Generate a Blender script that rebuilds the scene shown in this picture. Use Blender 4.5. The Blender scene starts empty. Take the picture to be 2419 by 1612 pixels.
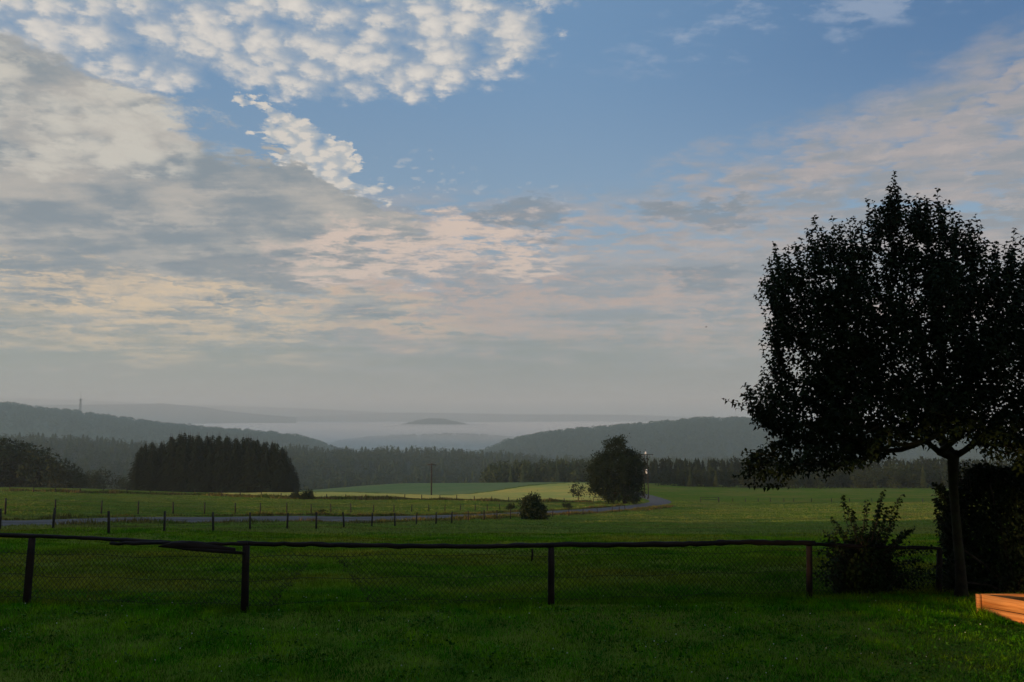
import bpy, math
import numpy as np
from mathutils import Vector
R = math.radians
sc = bpy.context.scene
rng = np.random.default_rng(7)

# ------------------------------------------------------------------ camera
W, H, F = 2419.0, 1612.0, 1961.0
CAMZ = 2.75
PITCH = math.atan((985 - H / 2) / F)
CP, SP = math.cos(PITCH), math.sin(PITCH)
cam = bpy.data.cameras.new('camera'); camo = bpy.data.objects.new('camera', cam)
sc.collection.objects.link(camo); sc.camera = camo
cam.sensor_width = 36; cam.lens = 36 * F / W
cam.clip_start = 0.1; cam.clip_end = 30000
camo.location = (0, 0, CAMZ); camo.rotation_euler = (math.pi / 2 + PITCH, 0, 0)

def ray(px, py):
    """world direction of a photo pixel, scaled so that y == 1"""
    u = (np.asarray(px, float) - W / 2) / F; v = (H / 2 - np.asarray(py, float)) / F
    dy = CP - v * SP; dz = SP + v * CP
    return u / dy, dz / dy

def at(px, py, Y):
    a, b = ray(px, py)
    return np.stack([a * Y, np.broadcast_to(Y, np.shape(a * Y)), CAMZ + b * Y], -1)

# ------------------------------------------------------------------ light
EXPO = 1.0
SKYS = 0.1
SUN_AZ, SUN_EL = -116.0, 4.6
sc.view_settings.view_transform = 'Standard'; sc.view_settings.look = 'None'
sc.view_settings.exposure = EXPO; sc.view_settings.gamma = 1.0
sc.cycles.max_bounces = 6; sc.cycles.volume_bounces = 1
sc.cycles.transparent_max_bounces = 8

sl = bpy.data.lights.new('sun', 'SUN'); so = bpy.data.objects.new('sun', sl); sc.collection.objects.link(so)
sl.energy = 2.1; sl.angle = R(0.5); sl.color = (1.0, 0.58, 0.30)
sd = Vector((math.sin(R(SUN_AZ)) * math.cos(R(SUN_EL)), math.cos(R(SUN_AZ)) * math.cos(R(SUN_EL)), math.sin(R(SUN_EL))))
so.rotation_euler = sd.to_track_quat('Z', 'Y').to_euler()

# small node-expression helper
class N:
    nt = None
    def __init__(s, sock): s.s = sock
    @staticmethod
    def m(op, *a, clamp=False):
        n = N.nt.nodes.new('ShaderNodeMath'); n.operation = op; n.use_clamp = clamp
        for i, x in enumerate(a):
            if isinstance(x, N): N.nt.links.new(x.s, n.inputs[i])
            else: n.inputs[i].default_value = x
        return N(n.outputs[0])
    def __add__(s, o): return N.m('ADD', s, o)
    __radd__ = __add__
    def __sub__(s, o): return N.m('SUBTRACT', s, o)
    def __rsub__(s, o): return N.m('SUBTRACT', o, s)
    def __mul__(s, o): return N.m('MULTIPLY', s, o)
    __rmul__ = __mul__
    def __truediv__(s, o): return N.m('DIVIDE', s, o)
    def sat(s): return N.m('ADD', s, 0.0, clamp=True)
def ss(x, a, b):
    n = N.nt.nodes.new('ShaderNodeMapRange'); n.interpolation_type = 'SMOOTHSTEP'
    if a > b:
        n.inputs[1].default_value = b; n.inputs[2].default_value = a; n.inputs[3].default_value = 1; n.inputs[4].default_value = 0
    else:
        n.inputs[1].default_value = a; n.inputs[2].default_value = b
    N.nt.links.new(x.s, n.inputs[0]); return N(n.outputs[0])
def vec(x, y, z):
    n = N.nt.nodes.new('ShaderNodeCombineXYZ')
    for i, q in enumerate((x, y, z)):
        if isinstance(q, N): N.nt.links.new(q.s, n.inputs[i])
        else: n.inputs[i].default_value = q
    return N(n.outputs[0])
def noise(v, scale, detail=5, rough=0.55, dist=0.0, lac=2.0, dim='3D'):
    n = N.nt.nodes.new('ShaderNodeTexNoise'); n.noise_dimensions = dim; n.inputs['Scale'].default_value = scale
    n.inputs['Detail'].default_value = detail; n.inputs['Roughness'].default_value = rough
    n.inputs['Distortion'].default_value = dist; n.inputs['Lacunarity'].default_value = lac
    N.nt.links.new(v.s, n.inputs['Vector']); return N(n.outputs[0])
def mix(f, a, b):
    n = N.nt.nodes.new('ShaderNodeMix'); n.data_type = 'RGBA'
    for q, i in ((f, 0), (a, 6), (b, 7)):
        if isinstance(q, N): N.nt.links.new(q.s, n.inputs[i])
        elif i == 0: n.inputs[0].default_value = q
        else: n.inputs[i].default_value = (*q, 1)
    return N(n.outputs[2])
def lin(c): return tuple(((v / 255) / 12.92 if v <= 10 else ((v / 255 + .055) / 1.055) ** 2.4) for v in c)

world = bpy.data.worlds.new('World'); sc.world = world; world.use_nodes = True
nt = world.node_tree; N.nt = nt; bg = nt.nodes['Background']
sky = nt.nodes.new('ShaderNodeTexSky'); sky.sky_type = 'NISHITA'; sky.sun_disc = False
sky.sun_elevation = R(SUN_EL); sky.sun_rotation = R(SUN_AZ)
tc = nt.nodes.new('ShaderNodeTexCoord'); sp = nt.nodes.new('ShaderNodeSeparateXYZ'); nt.links.new(tc.outputs['Generated'], sp.inputs[0])
dx, dy, dz = N(sp.outputs[0]), N(sp.outputs[1]), N(sp.outputs[2])
el = N.m('ARCSINE', dz); az = N.m('ARCTAN2', dx, dy)
zz = N.m('MAXIMUM', dz, 0.0) + 0.10
PX, PY = dx / zz, dy / zz                       # a point on the high cloud sheet
def ae(px, py):
    a, b = ray(px, py); l = math.sqrt(a * a + 1 + b * b)
    return math.atan2(a, 1), math.asin(b / l)
# warped direction coordinates make every cloud edge uneven
cp = vec(PX, PY, 0.0)
wn = noise(cp, 2.2, 7, 0.68, dim='2D'); wm = noise(vec(PX + 7.3, PY, 3.0), 2.6, 7, 0.68, dim='2D')
wa = az + (wn - 0.5) * 0.20; we = el + (wm - 0.5) * 0.13
def blob(px, py, sx, sy, rot=0.0, hard=1.0):
    """smooth region round a place in the sky, sizes in photo pixels"""
    a0, e0 = ae(px, py); k = 1 / 1961.0
    da, de = wa - a0, we - e0
    c, s = math.cos(R(rot)), math.sin(R(rot))
    p = (da * c + de * s) * (1 / (sx * k)); q = (de * c - da * s) * (1 / (sy * k))
    r2 = p * p + q * q
    return ss(r2, 1.0 + hard * .8, max(0.0, 1.0 - hard * .8))
def over(masks):
    m = masks[0]
    for x in masks[1:]: m = N.m('MAXIMUM', m, x)
    return m
def C(*c): return tuple(v / (SKYS * 2 ** EXPO) for v in lin(c))
def voro(v, scale, smooth=.6, rnd=1.0):
    n = N.nt.nodes.new('ShaderNodeTexVoronoi'); n.voronoi_dimensions = '2D'; n.feature = 'F1'; n.inputs['Scale'].default_value = scale
    n.inputs['Randomness'].default_value = rnd
    N.nt.links.new(v.s, n.inputs['Vector']); return N(n.outputs['Distance'])
# clear sky: the Nishita sky, tinted to the photo's blue
tintn = nt.nodes.new('ShaderNodeMix'); tintn.data_type = 'RGBA'; tintn.blend_type = 'MULTIPLY'; tintn.inputs[0].default_value = 1
nt.links.new(sky.outputs[0], tintn.inputs[6]); tintn.inputs[7].default_value = (0.75, 1.0, 1.45, 1)
gradc = mix(ss(el, 0.15, 0.46), C(142, 163, 180), C(112, 147, 182))
gradc = mix(ss(az, 0.0, 0.6) * ss(el, 0.18, 0.42), gradc, C(78, 112, 152))
gradc = mix(ss(el, 0.5, 1.1), gradc, C(120, 152, 190))
clear = mix(0.82, N(tintn.outputs[2]), gradc)
# noises on the cloud sheet
streak = noise(vec(PX * 0.55 + wn * .5, PY * 1.6, 1.0), 1.5, 6, 0.6, dim='2D')
soft = noise(vec(PX + 17.0, PY, 5.0), 1.3, 5, 0.5, dim='2D')
puff = noise(vec(PX + wn * .3, PY * 1.25, 9.0), 5.2, 5, 0.58, dim='2D')
fine = noise(vec(PX * .8, PY * 1.3, 13.0), 11.0, 4, 0.62, dim='2D')
light = noise(vec(PX * 0.7 + 31.0, PY * 1.4, 21.0), 3.1, 5, 0.62, dim='2D')
lowst = noise(vec(az * 2.3 + wn * .4, el * 17.0, wn * .6), 3.2, 6, 0.62, dim='2D')
lowf = noise(vec(az * 5.0, el * 26.0 + wn * 2.0, 2.0), 5.0, 6, 0.62, dim='2D')
wv = vec(PX + (puff - .5) * .22 + (fine - .5) * .10, PY * 1.15 + (fine - .5) * .14, 0.0)
cells = 1.0 - voro(wv, 11.0) * 1.45
cells2 = 1.0 - voro(wv, 21.0) * 1.45
fA = noise(vec(az + 3.0, el * 1.8, 0.0), 42.0, 4, 0.62, dim='2D'); pA = noise(vec(az + wn * .1, el * 1.9, 0.0), 12.0, 6, 0.6, dim='2D')
av = vec(az + (pA - .5) * .05 + (fA - .5) * .012, el * 1.75 + (fA - .5) * .02 + (puff - .5) * .02, 0.0)
cA = 1.0 - voro(av, 22.0) * 1.35; cB = 1.0 - voro(av, 52.0) * 1.35
# 1 veil of thin high cloud thickening downwards and to the right
veil = over([ss(el, 0.285, 0.225) * 1.0, blob(2400, 330, 560, 170, 14, 1.2), blob(1960, 480, 560, 150, 7, .9), blob(2500, 520, 640, 260)])
vtex = soft * 0.22 + puff * 0.33 + cells * .20 + fine * .25
veil = (veil * ss(vtex + ss(az, .15, .6) * .09, 0.31, 0.56)).sat()
veil = N.m('MAXIMUM', veil, ss(el, 0.22, 0.17) * .9)
veil = N.m('MAXIMUM', veil, (blob(2450, 560, 980, 290, 10, .9) * ss(vtex, .26, .46)).sat())
vc = mix(ss(streak * .5 + lowst * .5, 0.40, 0.60), C(146, 151, 157), C(172, 165, 164))
vc = mix(ss(lowf * .6 + puff * .4, .50, .66) * .55, vc, C(186, 176, 171))
col = mix(veil * 0.92, clear, vc)
# wisps in the top right
wis = blob(1880, 40, 420, 75, 4, .9) * ss(puff * .6 + fine * .4, 0.47, 0.62) * 0.6
col = mix(wis.sat(), col, C(158, 172, 192))
# 2 altocumulus lumps across the top left
alto = over([blob(640, 40, 600, 150, -3, .7), blob(110, 30, 360, 130, 0, .7), blob(1150, 55, 160, 90, 0, .8), blob(300, -300, 1200, 200)])
am = alto * .36 + cA * .26 + cB * .10 + fA * .30 + pA * .45
am = ss(am, 0.56, 0.96) * ss(alto, .0, .40)
shade = cA * .26 + cB * .10 + pA * .40 + fA * .30
ac = mix(ss(shade, 0.42, 0.62), C(160, 172, 185), C(208, 204, 199))
ac = mix(ss(shade, 0.58, 0.70) * .7, ac, C(228, 220, 210))
col = mix(am.sat() * 0.94, col, ac)
# small bright puffs at the edge of the grey mass
pf = over([blob(720, 365, 180, 46, -32, .9), blob(555, 243, 48, 20, 0, .9), blob(850, 420, 110, 34, -20, .9)])
pm = (pf * .5 + cA * .22 + cB * .22 + fA * .3) 
col = mix((ss(pm, .48, .84) * ss(pf, .0, .5)).sat() * 0.92, col, mix(ss(fA * .5 + cB * .5, .40, .6), C(186, 188, 188), C(216, 208, 198)))
spk = over([blob(1000, 410, 130, 60, 0, .9), blob(960, 470, 120, 50, 0, .9), blob(1280, 470, 180, 40, 0, .9)])
col = mix((ss(cB * .4 + fA * .6, .56, .72) * spk).sat() * 0.45, col, C(180, 185, 190))
# 3 the big grey mass on the left
mass = over([blob(120, 380, 520, 190, -12, .3), blob(420, 560, 560, 150, -14, .35), blob(40, 240, 200, 80, -10, .35), blob(690, 470, 290, 66, -17, .3), blob(200, 680, 560, 110, 0, .7)])
mc = mix(ss(streak * .35 + light * .35 + pA * .4, 0.44, 0.66), C(134, 145, 153), C(176, 173, 168))
mass_hi = over([blob(190, 330, 270, 60, -3), blob(330, 255, 110, 30), blob(10, 175, 60, 40), blob(290, 390, 130, 30), blob(520, 300, 160, 40)])
mc = mix((mass_hi * ss(light * .3 + pA * .5 + cA * .2, 0.38, 0.56)).sat() * 0.8, mc, C(206, 201, 190))
mc = mix((ss(lowf * .5 + light * .5, .52, .66) * .45).sat(), mc, C(190, 184, 176))
col = mix(mass.sat() * 0.97, col, mc)
# small slate patches
sl_ = over([blob(1240, 510, 110, 32, -8, .8), blob(1640, 505, 120, 22, 0, .8), blob(1660, 660, 130, 24, 0, .8), blob(620, 640, 190, 34, -4, .8)])
col = mix(sl_ * 0.6, col, C(124, 137, 148))
# 4 cream and rose light low in the sky
cream = over([blob(900, 610, 240, 66, 0, .8), blob(1150, 590, 220, 60, 0, .9), blob(1090, 550, 150, 34, 0, .9)])
col = mix((cream * ss(puff * .5 + fine * .25 + lowf * .25, 0.42, 0.55)).sat() * 0.92, col, C(212, 193, 180))
blue = over([blob(990, 662, 130, 13, -3, .9), blob(1330, 655, 120, 10, 0, .9), blob(700, 690, 60, 10, 0, .9)])
col = mix(blue * 0.6, col, C(138, 158, 174))
warm = over([blob(60, 720, 260, 95, -8, .9), blob(330, 790, 380, 66, -6, .9), blob(560, 720, 300, 40, -8, .9), blob(860, 735, 260, 44, -9, .9)])
col = mix((warm * ss(lowst * .45 + lowf * .35 + light * .2, 0.42, 0.58)).sat() * 0.92, col, C(220, 196, 166))
rose = over([blob(1250, 790, 420, 50, 0, .9), blob(1000, 720, 300, 60, 0, .9), blob(1650, 800, 230, 26, 0, .9), blob(1300, 700, 420, 50, 0, .9), blob(1900, 760, 500, 40, 0, .9)])
col = mix((rose * ss(lowst * .5 + lowf * .5, 0.42, 0.60)).sat() * 0.75, col, C(190, 168, 158))
# 5 grey murk above the horizon
hz = ss(we + (lowst - .5) * .10, 0.125, 0.035)
hc = mix(ss(az, -0.5, 0.0), C(158, 158, 148), C(144, 147, 143))
hc = mix(ss(az, 0.12, 0.45), hc, C(148, 143, 139))
hc = mix(ss(lowst * .7 + lowf * .3, .44, .60) * ss(el, .02, .06) * .35, hc, C(164, 158, 150))
col = mix((hz * 0.95).sat(), col, hc)
low = ss(el, -0.01, -0.06)
col = mix(low, col, (0.05, 0.06, 0.05))
# sky behind the viewer, on the sunrise side, brightened to lift the fill light
back = ss(dy, 0.0, -0.5)
col = mix(back * .75, col, C(205, 206, 208))
nt.links.new(col.s, bg.inputs[0]); bg.inputs[1].default_value = SKYS
world.cycles.sampling_method = 'MANUAL'; world.cycles.sample_map_resolution = 256

# ------------------------------------------------------------------ helpers
def link(o, parent=None):
    sc.collection.objects.link(o)
    if parent is not None: o.parent = parent
    return o
def tag(o, label=None, cat=None, group=None, kind=None):
    if label: o['label'] = label
    if cat: o['category'] = cat
    if group: o['group'] = group
    if kind: o['kind'] = kind
    return o
def empty(name, loc, rz=0.0):
    o = bpy.data.objects.new(name, None); o.empty_display_size = 0.3
    o.location = [float(v) for v in loc]; o.rotation_euler = (0, 0, rz); return link(o)
def mesh(name, V, Fs, mat=None, smooth=False, attr=None):
    V = np.asarray(V, np.float32).reshape(-1, 3)
    if not isinstance(Fs, (list, tuple)): Fs = [Fs]
    Fs = [np.asarray(f, np.int32) for f in Fs if len(f)]
    me = bpy.data.meshes.new(name)
    me.vertices.add(len(V)); me.vertices.foreach_set('co', V.ravel())
    nl = sum(f.size for f in Fs); npoly = sum(len(f) for f in Fs)
    me.loops.add(nl); me.loops.foreach_set('vertex_index', np.concatenate([f.ravel() for f in Fs]))
    tot = np.concatenate([np.full(len(f), f.shape[1], np.int32) for f in Fs])
    st = np.concatenate([[0], np.cumsum(tot)[:-1]]).astype(np.int32)
    me.polygons.add(npoly); me.polygons.foreach_set('loop_start', st); me.polygons.foreach_set('loop_total', tot)
    if smooth: me.polygons.foreach_set('use_smooth', np.ones(npoly, bool))
    me.update(calc_edges=True)
    if attr is not None:
        a = me.attributes.new('tone', 'FLOAT', 'POINT'); a.data.foreach_set('value', np.asarray(attr, np.float32))
    if mat: me.materials.append(mat)
    return me
def obj(name, V, Fs, mat, parent=None, smooth=False, attr=None, world=True):
    """V is in world space; under a parent it is moved into the parent's space"""
    V = np.asarray(V, float).reshape(-1, 3)
    if parent is not None and world: V = V - np.array(parent.location)
    return link(bpy.data.objects.new(name, mesh(name, V, Fs, mat, smooth, attr)), parent)
class MB:
    def __init__(s): s.v = []; s.q = []; s.t = []; s.n = 0
    def add(s, V, q=None, t=None):
        if q is not None and len(q): s.q.append(np.asarray(q) + s.n)
        if t is not None and len(t): s.t.append(np.asarray(t) + s.n)
        s.v.append(np.asarray(V, float)); s.n += len(V)
    def box(s, c, size, ax=None):
        """c centre, size full lengths, ax optional 3x3 rows = axes"""
        h = np.array(size) / 2
        P = np.array([[x, y, z] for z in (-1, 1) for y in (-1, 1) for x in (-1, 1)]) * h
        if ax is not None: P = P @ np.array(ax)
        s.add(P + np.array(c), q=[(0, 2, 3, 1), (4, 5, 7, 6), (0, 1, 5, 4), (2, 6, 7, 3), (1, 3, 7, 5), (0, 4, 6, 2)])
    def tube(s, P, r, n=6, cap=True, lump=0.0, sq=1.0):
        P = np.asarray(P, float); m = len(P); r = np.broadcast_to(r, (m,)).astype(float)
        T = np.gradient(P, axis=0); T /= np.linalg.norm(T, axis=1)[:, None] + 1e-9
        up = np.array([0, 0, 1.0]) if abs(T[0, 2]) < 0.8 else np.array([1.0, 0, 0])
        A = np.cross(T, up); A /= np.linalg.norm(A, axis=1)[:, None] + 1e-9; B = np.cross(A, T)
        th = np.arange(n) * 2 * np.pi / n
        rr = r[:, None] * (1 + lump * rng.normal(size=(m, n)))
        V = P[:, None] + rr[..., None] * (np.cos(th)[None, :, None] * A[:, None] + sq * np.sin(th)[None, :, None] * B[:, None])
        i = np.arange(m - 1)[:, None] * n; j = np.arange(n)[None]; k = (j + 1) % n
        q = np.stack([i + j, i + k, i + n + k, i + n + j], -1).reshape(-1, 4)
        V = V.reshape(-1, 3); t = None
        if cap:
            V = np.vstack([V, P[0], P[-1]]); a, b = m * n, m * n + 1; jj = np.arange(n); kk = (jj + 1) % n
            t = np.vstack([np.stack([kk, jj, np.full(n, a)], 1), np.stack([jj + (m - 1) * n, kk + (m - 1) * n, np.full(n, b)], 1)])
        s.add(V, q, t)
    def build(s, name, mat, parent=None, smooth=False):
        return obj(name, np.vstack(s.v), [np.vstack(x) for x in (s.q, s.t) if x], mat, parent, smooth)

def material(name, c1, c2=None, scale=4.0, rough=0.85, bump=0.0, bscale=None, detail=6, spec=0.3, c3=None, s3=0.3, tone=0.0, coord='Object', stretch=None, thr=(0.35, 0.65), trans=0.0):
    m = bpy.data.materials.new(name); m.use_nodes = True; nt = m.node_tree; N.nt = nt
    b = nt.nodes['Principled BSDF']; b.inputs['Roughness'].default_value = rough
    b.inputs['Specular IOR Level'].default_value = spec
    t = nt.nodes.new('ShaderNodeTexCoord'); v = N(t.outputs[coord])
    if stretch:
        mp = nt.nodes.new('ShaderNodeMapping'); mp.inputs['Scale'].default_value = stretch
        nt.links.new(v.s, mp.inputs[0]); v = N(mp.outputs[0])
    col = None
    if c2 is not None: col = mix(ss(noise(v, scale, detail, 0.6), *thr), c1, c2)
    if c3 is not None: col = mix(ss(noise(v, s3, 4, 0.6), 0.42, 0.66), col, c3)
    if tone:
        a = nt.nodes.new('ShaderNodeAttribute'); a.attribute_name = 'tone'
        mm = nt.nodes.new('ShaderNodeMix'); mm.data_type = 'RGBA'; mm.blend_type = 'MULTIPLY'; mm.inputs[0].default_value = 1
        g = N(a.outputs['Fac']) * (2 * tone) + (1 - tone)
        nt.links.new(col.s, mm.inputs[6]); nt.links.new(vec(g, g, g).s, mm.inputs[7]); col = N(mm.outputs[2])
    if col is None: b.inputs['Base Color'].default_value = (*c1, 1)
    else: nt.links.new(col.s, b.inputs['Base Color'])
    if bump:
        bn = nt.nodes.new('ShaderNodeBump'); bn.inputs['Strength'].default_value = 1.0; bn.inputs['Distance'].default_value = bump
        nt.links.new(noise(v, bscale or scale, 6, 0.65).s, bn.inputs['Height']); nt.links.new(bn.outputs[0], b.inputs['Normal'])
    return m

M = dict(
    ground=material('meadow_ground', (0.062, 0.125, 0.012), (0.120, 0.170, 0.022), 0.9, 0.95, 0.10, 3.0, c3=(0.150, 0.155, 0.030), s3=0.06, spec=0.0),
    grass=material('lawn_grass', (0.010, 0.100, 0.001), (0.064, 0.235, 0.002), 1.6, 0.8, spec=0.0, c3=(0.110, 0.240, 0.003), s3=1.3, tone=0.9, coord='Object'),
    meadow=material('meadow_grass', (0.038, 0.140, 0.004), (0.100, 0.205, 0.008), 0.5, 0.85, spec=0.0, c3=(0.180, 0.190, 0.018), s3=0.16, tone=0.7),
    pastgrass=material('dewy_hazed_pasture_grass', (0.085, 0.140, 0.030), (0.130, 0.185, 0.045), 0.3, 0.85, spec=0.0, c3=(0.150, 0.170, 0.040), s3=0.08, tone=0.5),  # paler green carries dew and some distance haze in the colour
    weeds=material('verge_weeds', (0.110, 0.105, 0.026), (0.165, 0.110, 0.045), 0.7, 0.85, spec=0.05, c3=(0.060, 0.100, 0.018), s3=0.35, tone=0.5),
    clover=material('lawn_herb_leaf', (0.030, 0.130, 0.006), (0.085, 0.200, 0.015), 6.0, 0.6, spec=0.04, c3=(0.012, 0.060, 0.003), s3=3.0),
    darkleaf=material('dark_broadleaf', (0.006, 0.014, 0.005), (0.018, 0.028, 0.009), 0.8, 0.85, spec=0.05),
    stubble=material('ripe_field', (0.42, 0.35, 0.045), (0.56, 0.41, 0.060), 0.25, 0.9, 0.15, 1.5, c3=(0.34, 0.35, 0.045), s3=0.03),
    pasture=material('pasture', (0.090, 0.155, 0.022), (0.130, 0.185, 0.032), 0.12, 0.9, 0.1, 1.0, c3=(0.150, 0.175, 0.035), s3=0.02),  # pale field green with some distance haze put into the colour
    road=material('asphalt_road', (0.070, 0.066, 0.062), (0.100, 0.095, 0.090), 1.2, 0.95, 0.01, 8),
    hill=material('forest_floor', (0.018, 0.030, 0.014), (0.03, 0.045, 0.02), 0.02, 0.95),
    hillgrass=material('hill_pasture', (0.05, 0.075, 0.03), (0.03, 0.045, 0.02), 0.006, 0.95),
    fartree=material('far_forest_foliage', (0.020, 0.040, 0.018), (0.045, 0.065, 0.028), 0.12, 0.9, spec=0.1),
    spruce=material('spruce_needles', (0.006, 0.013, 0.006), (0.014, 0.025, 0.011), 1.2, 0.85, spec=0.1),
    bark=material('bark', (0.030, 0.023, 0.016), (0.07, 0.054, 0.038), 9, 0.9, 0.01, 25, stretch=(1, 1, 0.3)),
    applebark=material('apple_bark', (0.015, 0.011, 0.006), (0.038, 0.028, 0.013), 7, 0.85, 0.008, 30, c3=(0.038, 0.042, 0.013), s3=3),
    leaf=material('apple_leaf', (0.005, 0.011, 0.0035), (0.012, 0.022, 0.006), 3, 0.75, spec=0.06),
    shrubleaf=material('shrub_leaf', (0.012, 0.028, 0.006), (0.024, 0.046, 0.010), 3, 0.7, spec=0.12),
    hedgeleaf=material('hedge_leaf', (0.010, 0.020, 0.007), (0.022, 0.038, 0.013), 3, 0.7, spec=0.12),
    midleaf=material('broadleaf', (0.012, 0.025, 0.008), (0.028, 0.038, 0.012), 0.8, 0.8, spec=0.15),
    wood=material('weathered_fence_wood', (0.006, 0.004, 0.0035), (0.018, 0.010, 0.008), 5, 0.8, 0.01, 22, stretch=(0.25, 1, 1)),
    postwood=material('grey_post_wood', (0.016, 0.014, 0.011), (0.035, 0.032, 0.026), 4, 0.9),
    wire=material('rusty_wire', (0.010, 0.009, 0.008), (0.022, 0.016, 0.012), 20, 0.8),
    boxwood=material('new_pine_plank', (0.64, 0.27, 0.065), (0.38, 0.15, 0.036), 3.0, 0.7, 0.003, 14, stretch=(0.5, 0.5, 9), detail=7, c3=(0.68, 0.34, 0.11), s3=2.2),
    soil=material('dark_sand', (0.06, 0.05, 0.035), (0.09, 0.075, 0.05), 8, 0.95, 0.02, 12),
    steel=material('mast_steel', (0.12, 0.12, 0.125), (0.16, 0.16, 0.16), 1, 0.6),
    white=material('white_enamel', (0.72, 0.74, 0.75), (0.62, 0.64, 0.66), 3, 0.4),
    flower=material('clover_flower', (0.65, 0.66, 0.60), (0.55, 0.58, 0.48), 30, 0.8),
    bird=material('dark_plumage', (0.02, 0.02, 0.022), (0.04, 0.04, 0.04), 20, 0.8),
)

# ------------------------------------------------------------------ terrain
TY = np.array([-300, 8, 12, 14, 20, 30, 40, 50, 58, 66, 80, 110, 165, 220, 280, 350, 420, 520, 600], float)
TP = np.array([0, 600, 1000, 1400, 1800, 2419], float)
TD = np.array([
 [2.7]*6, [2.7]*6, [2.72, 2.70, 2.74, 2.76, 2.79, 2.80], [2.95]*6, [3.5]*6, [4.5]*6,
 [5.4, 5.5, 5.55, 5.6, 5.6, 5.6], [6.15, 6.55, 6.7, 6.8, 6.8, 6.8], [6.8, 7.3, 7.5, 7.7, 7.7, 7.7], [7.5, 8.1, 8.3, 8.6, 8.7, 8.7],
 [8.5, 9.2, 9.5, 10.0, 10.2, 10.2], [10.9, 12.0, 12.5, 12.9, 13.2, 13.2], [14.7, 15.6, 16.2, 17.3, 17.9, 17.9],
 [18.5, 20.3, 20.8, 21.3, 21.8, 21.8], [23.5, 25.2, 25.6, 24.2, 25.8, 25.8], [29, 31.5, 29.6, 28.0, 29.8, 29.8],
 [36, 38, 32.5, 32.3, 34, 34], [47, 48, 43, 43, 44, 44], [58]*6]) 
def dep(P, Y):
    Yc = np.clip(Y, TY[0], TY[-1] - 1e-6); i = np.clip(np.searchsorted(TY, Yc, side='right') - 1, 0, len(TY) - 2)
    fy = (Yc - TY[i]) / (TY[i + 1] - TY[i])
    Pc = np.clip(P, 0, 2418.9); j = np.clip(np.searchsorted(TP, Pc, side='right') - 1, 0, len(TP) - 2)
    fx = (Pc - TP[j]) / (TP[j + 1] - TP[j]); fx = fx * fx * (3 - 2 * fx)
    return (TD[i, j] * (1 - fx) + TD[i, j + 1] * fx) * (1 - fy) + (TD[i + 1, j] * (1 - fx) + TD[i + 1, j + 1] * fx) * fy
def z0(X, Y):
    X = np.asarray(X, float); Y = np.asarray(Y, float)
    P = X / np.maximum(Y, 14.0) * F + W / 2
    D = (dep(P, Y) + dep(P, Y * 0.93) + dep(P, Y * 1.07)) / 3
    D = np.where(Y < 13.5, dep(P, Y), D)
    b = np.clip((Y - 13) / 12, 0, 1)
    und = 0.10 * b * (np.sin(X * .31 + 1.3 * np.sin(Y * .17)) * np.sin(Y * .37 + X * .05) + .5 * np.sin(X * .9 + Y * .7) * np.sin(Y * .83 - X * .3))
    lawn = 0.018 * np.sin(X * 1.9 + np.sin(Y * 1.3)) * np.sin(Y * 2.3 + .6 * X)
    return CAMZ - D + und + lawn
RPX = [(-900, 1238), (-500, 1236), (-150, 1233), (0, 1232), (300, 1229.5), (500, 1228), (700, 1225), (850, 1223), (1000, 1220.5), (1100, 1218), (1200, 1214.5), (1300, 1211), (1400, 1206), (1460, 1201), (1510, 1196), (1545, 1190.5), (1562, 1186), (1558, 1182), (1540, 1176), (1520, 1170), (1490, 1163), (1455, 1156)]
YS = np.geomspace(7, 560, 4000)
def place(px, py, zf=None, maxy=560):
    zf = zf or zz_
    a, b = ray(px, py)
    d = CAMZ + b * YS - zf(a * YS, YS)
    k = np.nonzero((d < 0) & (YS < maxy))[0]
    k = k[0] if len(k) else len(YS) - 1
    if 0 < k and d[k] < 0:
        t = d[k - 1] / (d[k - 1] - d[k]); Y = YS[k - 1] + t * (YS[k] - YS[k - 1])
    else: Y = YS[np.argmin(np.where(YS < maxy, d, 1e9))]
    return np.array([a * Y, Y, float(zf(np.array(a * Y), np.array(Y)))])
RC = np.array([place(*p, zf=z0) for p in RPX])
def resample(P, step):
    P = np.asarray(P, float)
    for _ in range(2):                                   # corner cutting
        Q = [P[0]]
        for a, b in zip(P[:-1], P[1:]): Q += [a * .75 + b * .25, a * .25 + b * .75]
        P = np.array(Q + [P[-1]])
    s = np.concatenate([[0], np.cumsum(np.linalg.norm(np.diff(P[:, :2], axis=0), axis=1))])
    t = np.arange(0, s[-1], step)
    return np.stack([np.interp(t, s, P[:, i]) for i in range(P.shape[1])], 1)
RC = resample(RC, 2.5); RC[:, 2] = z0(RC[:, 0], RC[:, 1])
for _ in range(6): RC[1:-1, 2] = (RC[:-2, 2] + RC[1:-1, 2] + RC[2:, 2]) / 3
RHW = 2.5
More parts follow.
